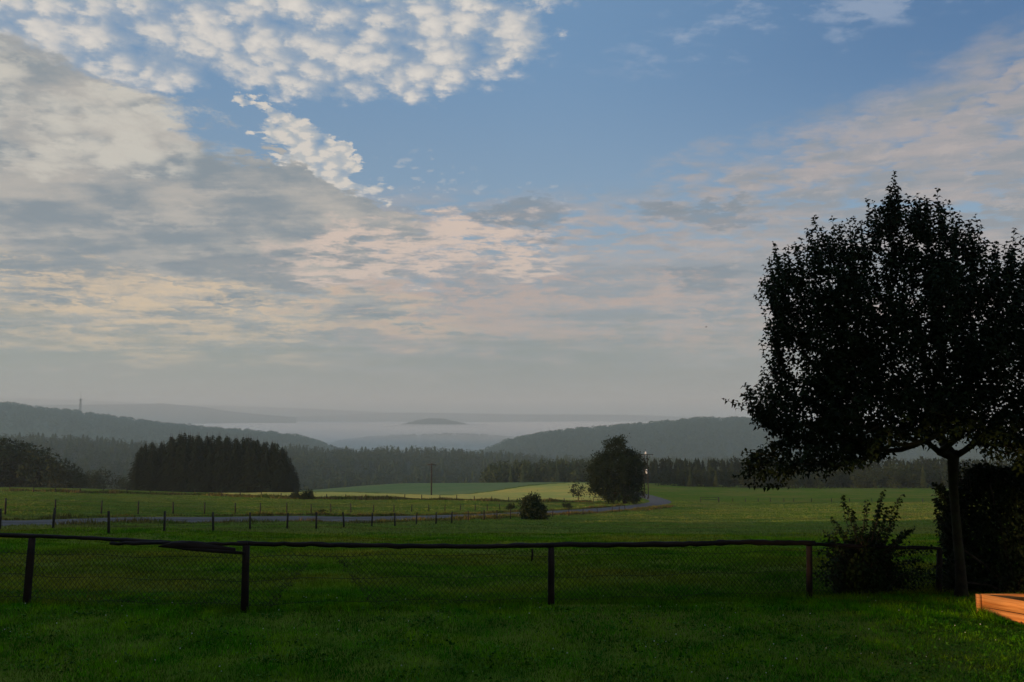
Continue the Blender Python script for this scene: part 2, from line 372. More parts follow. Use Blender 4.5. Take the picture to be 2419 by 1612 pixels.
def roadd(X, Y):
    X = np.asarray(X, float); Y = np.asarray(Y, float); sh = X.shape; X = X.ravel(); Y = Y.ravel()
    bd = np.full(X.shape, 1e9); bz = np.zeros(X.shape)
    idx = np.nonzero((Y > 32) & (Y < 420))[0]
    if len(idx):
        for c in np.array_split(idx, max(1, len(idx) // 20000)):
            d = (X[c, None] - RC[None, :, 0]) ** 2 + (Y[c, None] - RC[None, :, 1]) ** 2
            k = d.argmin(1); best = np.full(len(c), 1e9); z = np.zeros(len(c))
            for o in (-1, 0):
                i = np.clip(k + o, 0, len(RC) - 2); a = RC[i]; bvec = RC[i + 1] - a
                t = np.clip(((X[c] - a[:, 0]) * bvec[:, 0] + (Y[c] - a[:, 1]) * bvec[:, 1]) / (bvec[:, 0] ** 2 + bvec[:, 1] ** 2), 0, 1)
                dd = np.hypot(X[c] - a[:, 0] - t * bvec[:, 0], Y[c] - a[:, 1] - t * bvec[:, 1])
                m = dd < best; best[m] = dd[m]; z[m] = (a[:, 2] + t * bvec[:, 2])[m]
            bd[c] = best; bz[c] = z
    return bd.reshape(sh), bz.reshape(sh)
def zz_(X, Y, sink=True):
    z = z0(X, Y); d, rz = roadd(X, Y)
    w = np.clip((d - RHW - 0.5) / 4.0, 0, 1); w = w * w * (3 - 2 * w)
    out = np.where(d < 50, rz * (1 - w) + z * w, z)
    if sink: out = out - 0.10 * (d < RHW + 0.15)
    return out

def axis(parts):
    out = []
    for a, b, s in parts: out += list(np.arange(a, b, s))
    return np.array(out + [parts[-1][1]], float)
gx = axis([(-900, -360, 30), (-360, -140, 8), (-140, -60, 2.2), (-60, 110, 1.1), (110, 190, 2.2), (190, 380, 8), (380, 900, 30)])
gy = axis([(-300, -20, 20), (-20, 6, 2), (6, 16, 0.4), (16, 110, 1.0), (110, 240, 1.3), (240, 430, 3), (430, 600, 10)])
GX, GY = np.meshgrid(gx, gy); GZ = zz_(GX, GY)
def gridfaces(nr, nc):
    i = np.arange(nr - 1)[:, None] * nc; j = np.arange(nc - 1)[None]
    return np.stack([i + j, i + j + 1, i + nc + j + 1, i + nc + j], -1).reshape(-1, 4)
obj('ground', np.stack([GX, GY, GZ], -1), gridfaces(*GX.shape), M['ground'], smooth=True)['kind'] = 'structure'
T = np.gradient(RC[:, :2], axis=0); T /= np.linalg.norm(T, axis=1)[:, None]; Nn = np.stack([-T[:, 1], T[:, 0]], 1)
cols = []
for o, dz_ in ((-RHW, -.02), (-1.1, .02), (0, .04), (1.1, .02), (RHW, -.02)):
    w = o + (rng.normal(0, .05, len(RC)) if abs(o) == RHW else np.zeros(len(RC)))
    cols.append(np.column_stack([RC[:, :2] + Nn * w[:, None], RC[:, 2] + dz_]))
obj('road', np.stack(cols, 1), gridfaces(len(RC), 5), M['road'], smooth=True)['kind'] = 'structure'

# crop fields: sheets that follow the terrain a hand's breadth above it
def strip(name, lower, upper, off, mat, label, nu=90, nv=22, maxy=560):
    """field between two edges given as lists of (px, Y)"""
    lo = np.array(lower, float); up = np.array(upper, float)
    p = np.linspace(lo[0, 0], lo[-1, 0], nu); y0 = np.interp(p, lo[:, 0], lo[:, 1]); y1 = np.interp(p, up[:, 0], up[:, 1])
    v = np.linspace(0, 1, nv)[:, None]; Y = y0 * (1 - v) + y1 * v
    X = (p - W / 2) / F * Y * 1.005
    Z = zz_(X, Y) + off * np.minimum(1, np.minimum(v, 1 - v) * 12 + .02)
    o = obj(name, np.stack([X, Y, Z], -1), gridfaces(nv, nu), mat, smooth=True); o['kind'] = 'structure'; return o
def py_to_Y(px, py): return place(px, py)[1]

YC = lambda px, py: float(place(px, py)[1])
fieldC = [(23, 1161), (189, 1165), (300, 1166), (459, 1170), (567, 1175), (664, 1177), (771, 1179), (865, 1179.5), (956, 1180), (1079, 1181), (1162, 1184), (1298, 1185), (1340, 1186), (1400, 1187)]
strip('stubble_field', [(530, YC(530, 1169)), (771, YC(771, 1177)), (956, YC(956, 1178)), (1079, YC(1079, 1180)), (1240, YC(1240, 1182.5)), (1430, YC(1430, 1184))],
      [(530, YC(530, 1167)), (620, YC(620, 1164.5)), (717, YC(717, 1162.5)), (900, YC(900, 1166.5)), (1060, YC(1060, 1171)), (1110, YC(1110, 1168)), (1180, YC(1180, 1159)), (1250, YC(1250, 1148)), (1350, YC(1350, 1141)), (1430, YC(1430, 1141))],
      0.22, M['stubble'], 'ripe')
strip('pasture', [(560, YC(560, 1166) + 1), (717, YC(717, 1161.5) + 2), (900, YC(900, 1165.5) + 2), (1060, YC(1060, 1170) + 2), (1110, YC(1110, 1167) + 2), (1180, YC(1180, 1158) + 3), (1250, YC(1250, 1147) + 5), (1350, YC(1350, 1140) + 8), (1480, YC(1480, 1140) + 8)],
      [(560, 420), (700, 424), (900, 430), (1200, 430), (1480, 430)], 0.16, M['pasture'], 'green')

# ------------------------------------------------------------------ hills behind the valley
def ridge(name, Rr, tab, treeh, base, wf, wb, mat, nu=140, bump=1.5, wb_pow=1.0):
    tab = np.array(tab, float); p = np.linspace(tab[0, 0], tab[-1, 0], nu); y = np.interp(p, tab[:, 0], tab[:, 1])
    top = CAMZ + ray(p, y)[1] * Rr - treeh; u = ray(p, y)[0]
    f = np.concatenate([np.linspace(-1, 0, 12), np.linspace(0, 1, 7)[1:]])
    rows = []
    for q in f:
        yy = Rr + (q * wf if q < 0 else q * wb)
        prof = 0.5 + 0.5 * math.cos(math.pi * q)
        z = base + (top - base) * prof + bump * np.sin(p * .021 + q * 9) * np.sin(q * 14 + p * .007) * (1 - prof) * prof * 4
        rows.append(np.stack([u * yy, np.full(nu, yy), z], -1))
    G = np.array(rows)
    o = obj(name, G, gridfaces(len(f), nu), mat, smooth=True); o['kind'] = 'structure'
    return G
def on_ridge(G, n, qlo=0.0, qhi=0.8, power=1.0):
    """n random points spread over a ridge sheet, from its foot (0) past its crest (about .65)"""
    a = (qlo + (qhi - qlo) * rng.random(n) ** power) * (G.shape[0] - 1.001); b = rng.random(n) * (G.shape[1] - 1.001)
    i = a.astype(int); j = b.astype(int); fa = (a - i)[:, None]; fb = (b - j)[:, None]
    return (G[i, j] * (1 - fa) + G[i + 1, j] * fa) * (1 - fb) + (G[i, j + 1] * (1 - fa) + G[i + 1, j + 1] * fa) * fb
# low-poly templates for far woods (unit height)
def t_conifer(k):
    r = np.random.default_rng(100 + k); V = []; Tt = []
    L = 10
    for i in range(L):
        z = 0.10 + 0.84 * i / L; rad = 0.20 * (1 - z) + 0.02; n = 8; a0 = r.random() * 6
        for j in range(n):
            a = a0 + j * 2 * math.pi / n; rr = rad * (0.75 + .5 * r.random()); w = rr * 0.5
            c, s_ = math.cos(a), math.sin(a); b = len(V)
            V += [(0, 0, z + 0.13), (c * rr - s_ * w, s_ * rr + c * w, z - .02 * r.random()), (c * rr + s_ * w, s_ * rr - c * w, z - .02 * r.random())]; Tt.append((b, b + 1, b + 2))
    b = len(V); V += [(-.012, 0, .85), (.012, 0, .85), (0, 0, 1.0)]; Tt.append((b, b + 1, b + 2))
    return np.array(V, float), np.array(Tt)
def t_broad(k, n=110):
    r = np.random.default_rng(200 + k); V = []; Tt = []
    for i in range(n):
        d = r.normal(size=3); d /= np.linalg.norm(d); rad = r.uniform(.6, 1) ** .5
        c = np.array([d[0] * .34, d[1] * .34, .58 + d[2] * .40]) * [rad, rad, 1]
        e = r.normal(size=(3, 3)) * .055; b = len(V); V += list(c + e); Tt.append((b, b + 1, b + 2))
    b = len(V); V += [(-.02, 0, 0), (.02, 0, 0), (0, 0, .6), (0, -.02, 0), (0, .02, 0)]; Tt += [(b, b + 1, b + 2), (b + 3, b + 4, b + 2)]
    return np.array(V, float), np.array(Tt)
def t_fine(k, n=230):
    r = np.random.default_rng(250 + k); V = []; Tt = []
    cc = r.normal(size=(9, 3)); cc /= np.linalg.norm(cc, axis=1)[:, None]; cc = cc * [.20, .20, .24] + [0, 0, .60]
    for i in range(n):
        d = r.normal(size=3); d /= np.linalg.norm(d); c = cc[i % 9] + d * [.15, .15, .15] * r.uniform(.5, 1) ** .5; c[2] = max(c[2], .06)
        if i % 4 == 0: c = np.array([d[0] * .2, d[1] * .2, r.uniform(.03, .4)])
        e = r.normal(size=(3, 3)) * .032; b = len(V); V += list(c + e); Tt.append((b, b + 1, b + 2))
    b = len(V); V += [(-.02, 0, 0), (.02, 0, 0), (0, 0, .6)]; Tt.append((b, b + 1, b + 2))
    return np.array(V, float), np.array(Tt)
FIN = [t_fine(k) for k in range(5)]
CON = [t_conifer(k) for k in range(5)]; BRD = [t_broad(k) for k in range(5)]
def scatter(name, pts, hs, kinds, mat, label, cat, group=None, wide=1.0):
    Vs = []; Ts = []; n = 0
    kinds = np.asarray(kinds); which = rng.integers(0, 5, len(pts))
    for kind, lib in ((0, CON), (1, BRD), (2, FIN)):
        for w in range(5):
            k = np.nonzero((kinds == kind) & (which == w))[0]
            if not len(k): continue
            tv, tt = lib[w]; a = rng.random(len(k)) * 6.28; c, s_ = np.cos(a), np.sin(a)
            h = hs[k]; hw = h * wide * rng.uniform(.85, 1.25, len(k))
            x = (tv[None, :, 0] * c[:, None] - tv[None, :, 1] * s_[:, None]) * hw[:, None]
            y = (tv[None, :, 0] * s_[:, None] + tv[None, :, 1] * c[:, None]) * hw[:, None]
            z = tv[None, :, 2] * h[:, None] - .3
            V = np.stack([x, y, z], -1) + pts[k][:, None]
            Vs.append(V.reshape(-1, 3)); Ts.append((tt[None] + (np.arange(len(k)) * len(tv))[:, None, None]).reshape(-1, 3) + n); n += len(k) * len(tv)
    o = obj(name, np.vstack(Vs), np.vstack(Ts), mat)
    tag(o, label, cat, group, 'stuff'); return o

# valley floor out to the horizon, under the mist
vy = np.array([590, 700, 900, 1200, 1700, 2500, 4000, 6500, 12000], float); vu = np.linspace(-1.6, 1.6, 20)
VX, VY = np.meshgrid(vu, vy); VX = VX * VY
VZ = np.interp(VY, [590, 700, 900, 1200, 12000], [-56.5, -62, -70, -88, -88])
obj('valley_floor', np.stack([VX, VY, VZ], -1), gridfaces(len(vy), len(vu)), M['hillgrass'])['kind'] = 'structure'

midtab = [(-500, 1010), (-200, 1018), (0, 1022), (100, 1024), (200, 1029), (330, 1039), (500, 1045), (700, 1051), (760, 1055), (900, 1057), (1000, 1055), (1100, 1061), (1200, 1066), (1260, 1074), (1400, 1080), (1700, 1084), (2000, 1088), (2500, 1085), (2900, 1085)]
G1 = ridge('wooded_slope', 880, midtab, 15, -66, 290, 200, M['hill'])
n = 5200
P = on_ridge(G1, n, 0.05, 0.80); kn = np.where(rng.random(n) < 0.6, 2, 0)
scatter('forest', P, rng.uniform(12, 18, n), kn, M['fartree'], 'hazy blue-green forest filling the slope beyond the far pasture', 'forest', wide=1.15)
lefttab = [(-900, 935), (-300, 945), (0, 954), (30, 955), (60, 962), (120, 970), (155, 969), (190, 976), (300, 991), (400, 1004), (500, 1013), (560, 1017), (650, 1025), (700, 1031), (750, 1045), (790, 1062), (840, 1080)]
G2 = ridge('hillside', 1550, lefttab, 9, -88, 560, 500, M['hillgrass'])
n = 4500
P = on_ridge(G2, n, 0.35, 0.75, 0.55)
scatter('forest', P, rng.uniform(8, 15, n), (rng.random(n) < 0.75).astype(int), M['fartree'], 'pale wooded hill sloping down from the left under the mast', 'forest', wide=1.3)
righttab = [(1120, 1075), (1180, 1051), (1191, 1040), (1244, 1031), (1279, 1023), (1331, 1017), (1401, 1010), (1471, 1003), (1506, 1002), (1598, 993), (1644, 988), (1751, 987), (1843, 993), (2000, 1003), (2200, 1018), (2419, 1034), (2900, 1060)]
G3 = ridge('hillside', 1500, righttab, 9, -88, 520, 500, M['hill'])
n = 6000
P = on_ridge(G3, n, 0.2, 0.72, 0.7)
scatter('forest', P, rng.uniform(8, 13, n), (rng.random(n) < 0.7).astype(int), M['fartree'], 'blue-grey wooded hill rising behind the lone dark tree', 'forest', wide=1.4)
G4 = ridge('hill', 2380, [(640, 1062), (760, 1050), (850, 1035), (950, 1029), (1050, 1026), (1150, 1028), (1250, 1038), (1330, 1056)], 8, -88, 300, 300, M['hill'])
P = on_ridge(G4, 1500, .2, .7)
scatter('forest', P, rng.uniform(8, 13, 1500), np.ones(1500), M['fartree'], 'faint wooded spur low in the misty valley', 'forest', wide=1.6)
G5 = ridge('hill', 3600, [(700, 1016), (850, 1011), (930, 1008), (956, 1003), (980, 996), (1016, 990), (1051, 992), (1086, 1000), (1114, 1006), (1160, 1007), (1191, 1010), (1230, 1016)], 10, -88, 350, 300, M['hill'])
P = on_ridge(G5, 1500, .35, .7)
scatter('forest', P, rng.uniform(10, 16, 1500), np.ones(1500), M['fartree'], 'small wooded hilltop standing like an island in the mist', 'forest', wide=1.8)
ridge('far_ridge', 6000, [(700, 984), (812, 980), (945, 975), (1051, 976), (1226, 979), (1472, 980), (1598, 984), (1700, 986), (2100, 990)], 0, -88, 500, 400, M['hill'])
ridge('far_ridge', 4600, [(-900, 962), (0, 958), (225, 956), (351, 955), (379, 953), (438, 958), (491, 963), (526, 970), (600, 978), (700, 986)], 0, -88, 500, 400, M['hill'])
ridge('far_ridge', 6800, [(-1200, 938), (0, 941), (175, 945), (298, 950), (420, 956), (600, 961), (700, 965), (780, 968), (950, 976), (1100, 984)], 0, -88, 500, 400, M['hill'])

# ------------------------------------------------------------------ nearer woods
def wood_pts(tab, Ylo, Yhi, n, h):
    tab = np.array(tab, float); p = rng.uniform(tab[0, 0], tab[-1, 0], n); Y = rng.uniform(Ylo, Yhi, n)
    X = (p - W / 2) / F * Y; Z = zz_(X, Y, False); y = np.interp(p, tab[:, 0], tab[:, 1])
    top = CAMZ + ray(p, y)[1] * Y
    return np.stack([X, Y, Z], -1), np.clip(top - Z, 2.5, h) * rng.uniform(.80, 1.02, n)
# wood on the left
P, hs = wood_pts([(-400, 985), (-100, 1008), (0, 1020), (60, 1033), (100, 1048), (130, 1062), (165, 1080), (190, 1092), (205, 1108), (218, 1130)], 300, 345, 150, 34)
scatter('woodland', P, hs, np.full(150, 2), M['midleaf'], 'dark broadleaf wood falling away at the left edge', 'woodland', wide=.95)
P, hs = wood_pts([(200, 1120), (225, 1105), (250, 1096), (275, 1105), (300, 1120), (316, 1130)], 400, 440, 26, 30)
scatter('woodland', P, hs, np.full(26, 2), M['midleaf'], 'faint hazy trees between the left wood and the spruce block', 'woodland', wide=.9)
# belt on the right
P, hs = wood_pts([(1150, 1086), (1200, 1083), (1300, 1079), (1430, 1080)], 545, 600, 160, 30)
scatter('woodland', P, hs, np.where(rng.random(160) < .5, 2, 0), M['fartree'], 'slightly darker wood edge left of the lone tree behind the ripe field', 'woodland', wide=.9)
P, hs = wood_pts([(1470, 1080), (1500, 1080), (1700, 1079), (1900, 1082), (2300, 1080), (2900, 1078)], 430, 500, 420, 26)
scatter('woodland', P, hs, (rng.random(420) < .25), M['spruce'], 'bluish belt of conifers along the back of the right pasture', 'woodland', wide=.8)
P, hs = wood_pts([(1528, 1102), (1560, 1106), (1640, 1100), (1740, 1098), (1850, 1104), (2000, 1098), (2120, 1090), (2300, 1095), (2500, 1090), (2900, 1085)], 352, 380, 300, 15)
scatter('woodland', P, hs, np.where(rng.random(300) < .8, 2, 0), M['midleaf'], 'dark thicket of bushes and low trees along the right pasture edge', 'woodland', wide=1.1)

# unseen tree belt added behind and left to block low sun, with one gap
BC = np.array([(-6, -36), (-14, -30), (-38, -14), (-58, 14), (-74, 34)], float)
br = np.random.default_rng(21); t = br.random(380) * (len(BC) - 1.001); i = t.astype(int); f = (t - i)[:, None]; Pb = BC[i] * (1 - f) + BC[i + 1] * f + br.normal(0, 3.0, (380, 2))
gd = (Pb - [6.7, 11.05]); gs = np.array([sd.x, sd.y]) / math.hypot(sd.x, sd.y); off_ = np.abs(gd[:, 0] * gs[1] - gd[:, 1] * gs[0])
hb_ = br.uniform(9, 13, 380); pick = br.random(380) < .45; hb_ = np.where(off_ < 6.0, np.where(pick & (off_ > 2.6), 7.5, 44.0), hb_); kp = (off_ > 3.4) | ((off_ > 2.6) & ~pick); Pb = Pb[kp]; hb_ = hb_[kp]
Pb = np.column_stack([Pb, zz_(Pb[:, 0], Pb[:, 1])])
scatter('woodland', Pb, hb_, np.where(hb_ > 20, 1, 2), M['midleaf'], 'unseen belt of tall trees added to keep the low sun off the garden', 'woodland', wide=.9)

# spruce copse: every tree a thing
def spruce_meshes(k, w):
    r = np.random.default_rng(300 + k); V = []; Q = []
    L = 30
    for i in range(L):
        f = i / L; z = 0.04 + 0.93 * f; rad = w * (1 - f) ** .55 + 0.004; n = int(11 - 5 * f); a0 = r.random() * 6
        for j in range(n):
            a = a0 + (j + r.uniform(-.3, .3)) * 2 * math.pi / n; rr = rad * r.uniform(.6, 1.15)
            c, s_ = math.cos(a), math.sin(a); dr = r.uniform(.015, .04) + rr * .25
            for seg in range(3):                      # three drooping sprays along each bough
                f0, f1 = seg / 3, (seg + 1.25) / 3
                w0 = rr * .20 * (1.15 - f0); b = len(V)
                m = (f0 + f1) / 2
                V += [(c * rr * f0, s_ * rr * f0, z - dr * f0 ** 2), (c * rr * m - s_ * w0, s_ * rr * m + c * w0, z - dr * m - .018 * r.random()),
                      (c * rr * f1, s_ * rr * f1, z - dr * f1 ** 1.3), (c * rr * m + s_ * w0, s_ * rr * m - c * w0, z - dr * m - .018 * r.random())]
                Q.append((b, b + 1, b + 2, b + 3))
    cr = mesh('spruce_crown', V, np.array(Q), M['spruce'])
    mb = MB(); mb.tube([(0, 0, -.02), (0, 0, .5), (0, 0, 1.0)], [.014, .009, .001], 6)
    tr = mesh('spruce_trunk', np.vstack(mb.v), [np.vstack(mb.q), np.vstack(mb.t)], M['bark'])
    return cr, tr
SPR = [spruce_meshes(k, w) for k, w in ((0, .27), (1, .24), (2, .30), (3, .26))]
def spruce(x, y, z, h, k, label, group):
    o = empty('spruce_tree', (x, y, z), rng.random() * 6.28); o.scale = (h, h, h)
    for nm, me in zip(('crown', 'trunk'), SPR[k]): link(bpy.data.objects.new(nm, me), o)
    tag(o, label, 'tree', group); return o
tips = [(333, 1051), (345, 1040), (361, 1037), (382, 1038), (403, 1023), (424, 1016), (437, 1013), (450, 1019), (466, 1019), (489, 1021), (503, 1019), (519, 1021), (537, 1021), (558, 1026), (575, 1024), (593, 1026), (609, 1030), (631, 1035), (643, 1037), (656, 1040), (667, 1049), (677, 1060), (686, 1076), (693, 1094), (701, 1112)]
tx = [t[0] for t in tips]; ty = [t[1] for t in tips]
cop = []
for px, py in tips:
    cop.append((px, py, 283 + rng.uniform(-2, 4)))
for row in range(1, 5):
    for px in np.arange(340, 680, 22): 
        cop.append((px + rng.uniform(-6, 6), float(np.interp(px, tx, ty)) + rng.uniform(0, 9), 283 + row * 8.5 + rng.uniform(-2, 2)))
for px in np.arange(330, 700, 15): cop.append((px + rng.uniform(-4, 4), float(np.interp(px, tx, ty)) + rng.uniform(6, 30), 281 + rng.uniform(-1, 1.5)))
for i, (px, py, Y) in enumerate(cop):
    a, b = ray(px, py); x = float(a * Y); z = float(zz_(np.array(x), np.array(Y)))
    h = float(CAMZ + b * Y - z)
    lab = 'dark spruce packed inside the square block of spruces beyond the pasture'; g = 'spruces in the dense block'
    lab = {0: 'leftmost spruce of the dark block, at its left edge', 6: 'tallest pointed spruce top rising from the dark block', 24: 'lowest spruce at the far right edge of the dark block'}.get(i, lab)
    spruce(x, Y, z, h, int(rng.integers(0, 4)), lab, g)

# ------------------------------------------------------------------ leaves and trees
def leaves(P, D, S, rng_=rng, width=.55, curl=.35, fold=.25):
    """curved, folded leaf blades: base P, direction D, length S -> V, tris"""
    n = len(P); D = D / (np.linalg.norm(D, axis=1)[:, None] + 1e-9)
    rd = rng_.normal(size=(n, 3)); A = np.cross(D, rd); A /= np.linalg.norm(A, axis=1)[:, None] + 1e-9; B = np.cross(A, D)
    B *= np.sign(B[:, 2:3] + 1e-6); S = S[:, None]
    m = P + D * S * .5 + B * S * curl * .35; t = P + D * S * .95 - B * S * curl * .25 - np.array([0, 0, 1]) * S * .12
    l = P + D * S * .45 + A * S * width / 2 + B * S * (fold * .8); r = P + D * S * .45 - A * S * width / 2 + B * S * (fold * .8)
    V = np.stack([P, l, m, r, t], 1).reshape(-1, 3); i = np.arange(n)[:, None] * 5
    T_ = np.concatenate([i + [[0, 1, 2]], i + [[1, 4, 2]], i + [[0, 2, 3]], i + [[2, 4, 3]]], 1).reshape(-1, 3)
    return V, T_
def inpoly(x, y, P):
    P = np.asarray(P, float); c = np.zeros(np.shape(x), bool)
    for (x0, y0), (x1, y1) in zip(P, np.roll(P, -1, 0)):
        k = ((y0 > y) != (y1 > y)) & (x < (x1 - x0) * (y - y0) / (y1 - y0 + 1e-12) + x0); c ^= k
    return c
def volume_pts(poly, Y, n, depth=1.0, shell=.45, r=rng):
    """points filling a crown whose outline seen from the garden is poly; depth like a solid of revolution"""
    poly = np.array(poly, float); lo = poly.min(0); hi = poly.max(0); out = []
    ys = np.linspace(lo[1], hi[1], 60); L = []; Rr = []
    xs = np.linspace(lo[0], hi[0], 300)
    for y in ys:
        k = inpoly(xs, np.full(300, y), poly); L.append(xs[k].min() if k.any() else np.nan); Rr.append(xs[k].max() if k.any() else np.nan)
    L = np.array(L); Rr = np.array(Rr); ok = ~np.isnan(L); L = np.interp(ys, ys[ok], L[ok]); Rr = np.interp(ys, ys[ok], Rr[ok])
    got = 0; res = []
    while got < n:
        x = r.uniform(lo[0], hi[0], n * 2); y = r.uniform(lo[1], hi[1], n * 2); k = inpoly(x, y, poly); x = x[k]; y = y[k]
        l = np.interp(y, ys, L); rr = np.interp(y, ys, Rr); c = (l + rr) / 2; hw = (rr - l) / 2 + 1
        q = np.clip(1 - ((x - c) / hw) ** 2, 0, 1) ** .5; s_ = r.random(len(x)) ** shell * np.sign(r.random(len(x)) - .5)
        dY = s_ * q * hw * Y / F * depth
        res.append(at(x, y, Y + dY)); got += len(x)
    return np.vstack(res)[:n]
def skeleton(root, targets, r0, step=.5, up=.15, rmin=.004, expo=.45):
    """grow a branching frame from root (list of trunk points) to reach the targets"""
    nodes = [np.array(p, float) for p in root]; par = [-1] + list(range(len(root) - 1))
    fork = nodes[-1]; first = len(root) - 1
    T_ = sorted([np.array(t) for t in targets], key=lambda t: np.linalg.norm(t - fork))
    ends = []
    for t in T_:
        A = np.array(nodes[first:]); dv = t - A; d = np.linalg.norm(dv, axis=1)
        back = np.linalg.norm(A - fork, axis=1); cost = d + .35 * np.maximum(0, back + d - np.linalg.norm(t - fork)) + .8 * np.maximum(0, A[:, 2] - t[2])
        k = int(cost.argmin()) + first; a = nodes[k]; L = np.linalg.norm(t - a); ns = max(1, int(L / step)); prev = k
        ctrl = a + (t - a) * .5 + np.array([0, 0, -up * L]) + rng.normal(0, .05 * L, 3)
        for i in range(1, ns + 1):
            f = i / ns; p = a * (1 - f) ** 2 + ctrl * 2 * f * (1 - f) + t * f * f
            nodes.append(p); par.append(prev); prev = len(nodes) - 1
        ends.append(prev)
    cnt = np.zeros(len(nodes)); cnt[ends] = 1
    for i in range(len(nodes) - 1, 0, -1): cnt[par[i]] += cnt[i] if cnt[i] else 0
    cnt = np.maximum(cnt, 1); rad = np.maximum(rmin, r0 * (cnt / cnt[first]) ** expo)
    return np.array(nodes), np.array(par), rad, ends, first
def skin(mb, nodes, par, rad, start=1, n=5):
    kids = {}
    for i, p in enumerate(par): kids.setdefault(p, []).append(i)
    def run(i):
        stack = [i]
        while stack:
            j = stack.pop(); chain = [par[j], j]
            while True:
                c = kids.get(chain[-1], [])
                if not c: break
                c = sorted(c, key=lambda q: -rad[q]); chain.append(c[0]); stack += c[1:]
            P_ = nodes[chain]; r_ = rad[chain].copy()
            if len(r_) > 1: r_[0] = min(r_[0], r_[1] * 1.25)
            r_[-1] *= .6; mb.tube(P_, r_, n if r_[0] > .02 else 4)
    for c in kids.get(start, []): run(c)

# --- the apple tree at the right
TYp = 12.9
def ap(px, py, dyy=0.0): return at(px, py, TYp + dyy)
base = place(2270, 1411)
TYp = base[1]
trunk = [base + [0, 0, -.1], ap(2271, 1380), ap(2268, 1330), ap(2262, 1270), ap(2257, 1210), ap(2252, 1150), ap(2251, 1105), ap(2252, 1080)]
env = [(1770, 972), (1820, 950), (1850, 880), (1828, 800), (1845, 745), (1822, 705), (1845, 645), (1890, 630), (1935, 585), (2010, 585), (2070, 560), (2100, 500), (2132, 500), (2180, 545), (2225, 535), (2290, 580), (2350, 645), (2400, 620), (2480, 640), (2600, 720), (2680, 900), (2640, 1050), (2500, 1110), (2400, 1092), (2335, 1075), (2285, 1040), (2200, 1030), (2130, 1048), (2070, 1085), (1960, 1110), (1880, 1118), (1790, 1125), (1745, 1110), (1800, 1065), (1850, 1035), (1800, 995)]
tree = empty('apple_tree', base)
tag(tree, 'large dark leafy fruit tree rising at the right, tall above the fence', 'tree')
limbT = [ap(2190, 1045, -.2), ap(2120, 1015, -.6), ap(2205, 990, .4), ap(2170, 930, .5), ap(2275, 930, .1), ap(2278, 800, 0), ap(2330, 1020, -.3), ap(2400, 985, .2), ap(2240, 900, -.9), ap(2300, 960, 1.0)]
targets = limbT + list(volume_pts(env, TYp + .2, 190, .85, .6))
nodes, par, rad, ends, first = skeleton(trunk, targets, .105, .22, .12, .005, .42)
mb = MB(); tr_r = [.13, .09, .078, .073, .071, .071, .078, .09]
mb.tube(trunk + [nodes[first] + [0, 0, .12]], tr_r + [.07], 12, lump=.03)
mb.build('trunk', M['applebark'], tree, True)
mb = MB(); skin(mb, nodes, par, rad, first, 6)
mb.build('limb', M['applebark'], tree, True)
# leafy shoots
tipsA = [(1708, 945), (1767, 925), (1810, 884), (1799, 886), (1796, 804), (1783, 695), (1806, 668), (1826, 571), (1879, 582), (1915, 564), (1925, 509), (1965, 513), (2001, 517), (2061, 474), (2114, 405), (2110, 425), (2118, 440), (2167, 456), (2185, 462), (2214, 443), (2235, 470), (2267, 499), (2303, 506), (2290, 520), (2350, 569), (2396, 537), (2410, 560), (1752, 1069), (1728, 1127), (1760, 1140), (1810, 1151), (1860, 1120), (1942, 1137), (2000, 1120), (2046, 470), (2100, 470), (2140, 470), (1890, 560), (1850, 600), (1985, 530), (2250, 500), (2320, 530), (2380, 590), (1770, 1000), (1740, 965)]
ctr = ap(2230, 900)
S0 = []; S1 = []
for px, py in tipsA:
    t = ap(px, py, rng.uniform(-.5, .7)); d = t - ap(2230, 1000); d /= np.linalg.norm(d)
    low = py > 900
    g = np.array([0, 0, 1.0]) if not low else np.array([-.8 * np.sign(2230 - px), 0, .25 if px < 1780 else -.5])
    d = d * .45 + g * .9; d /= np.linalg.norm(d); L = rng.uniform(.55, .8); S0.append(t - d * L); S1.append(t)
nS = 4200
Pv = volume_pts(env, TYp + .2, nS, .9, .5)
px_like = (Pv[:, 0] / Pv[:, 1]) * F + W / 2
gap = np.sin(Pv[:, 0] * 3.1 + 1.2 * np.sin(Pv[:, 2] * 2.3)) * np.sin(Pv[:, 2] * 2.9 + Pv[:, 1] * 1.7) * np.sin(Pv[:, 1] * 2.6 + Pv[:, 0])
keep = (gap < .22) | (rng.random(nS) < .10); Pv = Pv[keep]
dv = Pv - ctr; dv /= np.linalg.norm(dv, axis=1)[:, None]
dv = dv * .55 + np.array([0, 0, 1]) * rng.uniform(.2, 1.0, (len(Pv), 1)) + rng.normal(0, .28, Pv.shape)
lowm = Pv[:, 2] < ap(2200, 1000)[2]; dv[lowm, 2] -= rng.uniform(.3, 1.0, lowm.sum())
dv /= np.linalg.norm(dv, axis=1)[:, None]; Lv = rng.uniform(.25, .62, (len(Pv), 1))
ex0 = []; ex1 = []
for k in range(240):                                   # upright shoots along the rim of the crown
    t = rng.random() * 17; i = int(t); f = t - i; a_, b_ = env[i], env[i + 1]; q = ap(a_[0] * (1 - f) + b_[0] * f, a_[1] * (1 - f) + b_[1] * f, rng.uniform(-1.2, 1.2))
    d = (q - ap(2230, 1000)); d /= np.linalg.norm(d); d = d * .45 + np.array([0, 0, .8]) + rng.normal(0, .15, 3); d /= np.linalg.norm(d); L = rng.uniform(.12, .50); ex0.append(q - d * .25); ex1.append(q + d * L)
S0 = list(S0) + ex0; S1 = list(S1) + ex1
S0 = np.vstack([np.array(S0), Pv - dv * Lv * .6]); S1 = np.vstack([np.array(S1), Pv + dv * Lv * .4])
LP = []; LD = []; LS = []; mb = MB()
nfull = len(tipsA) + 240
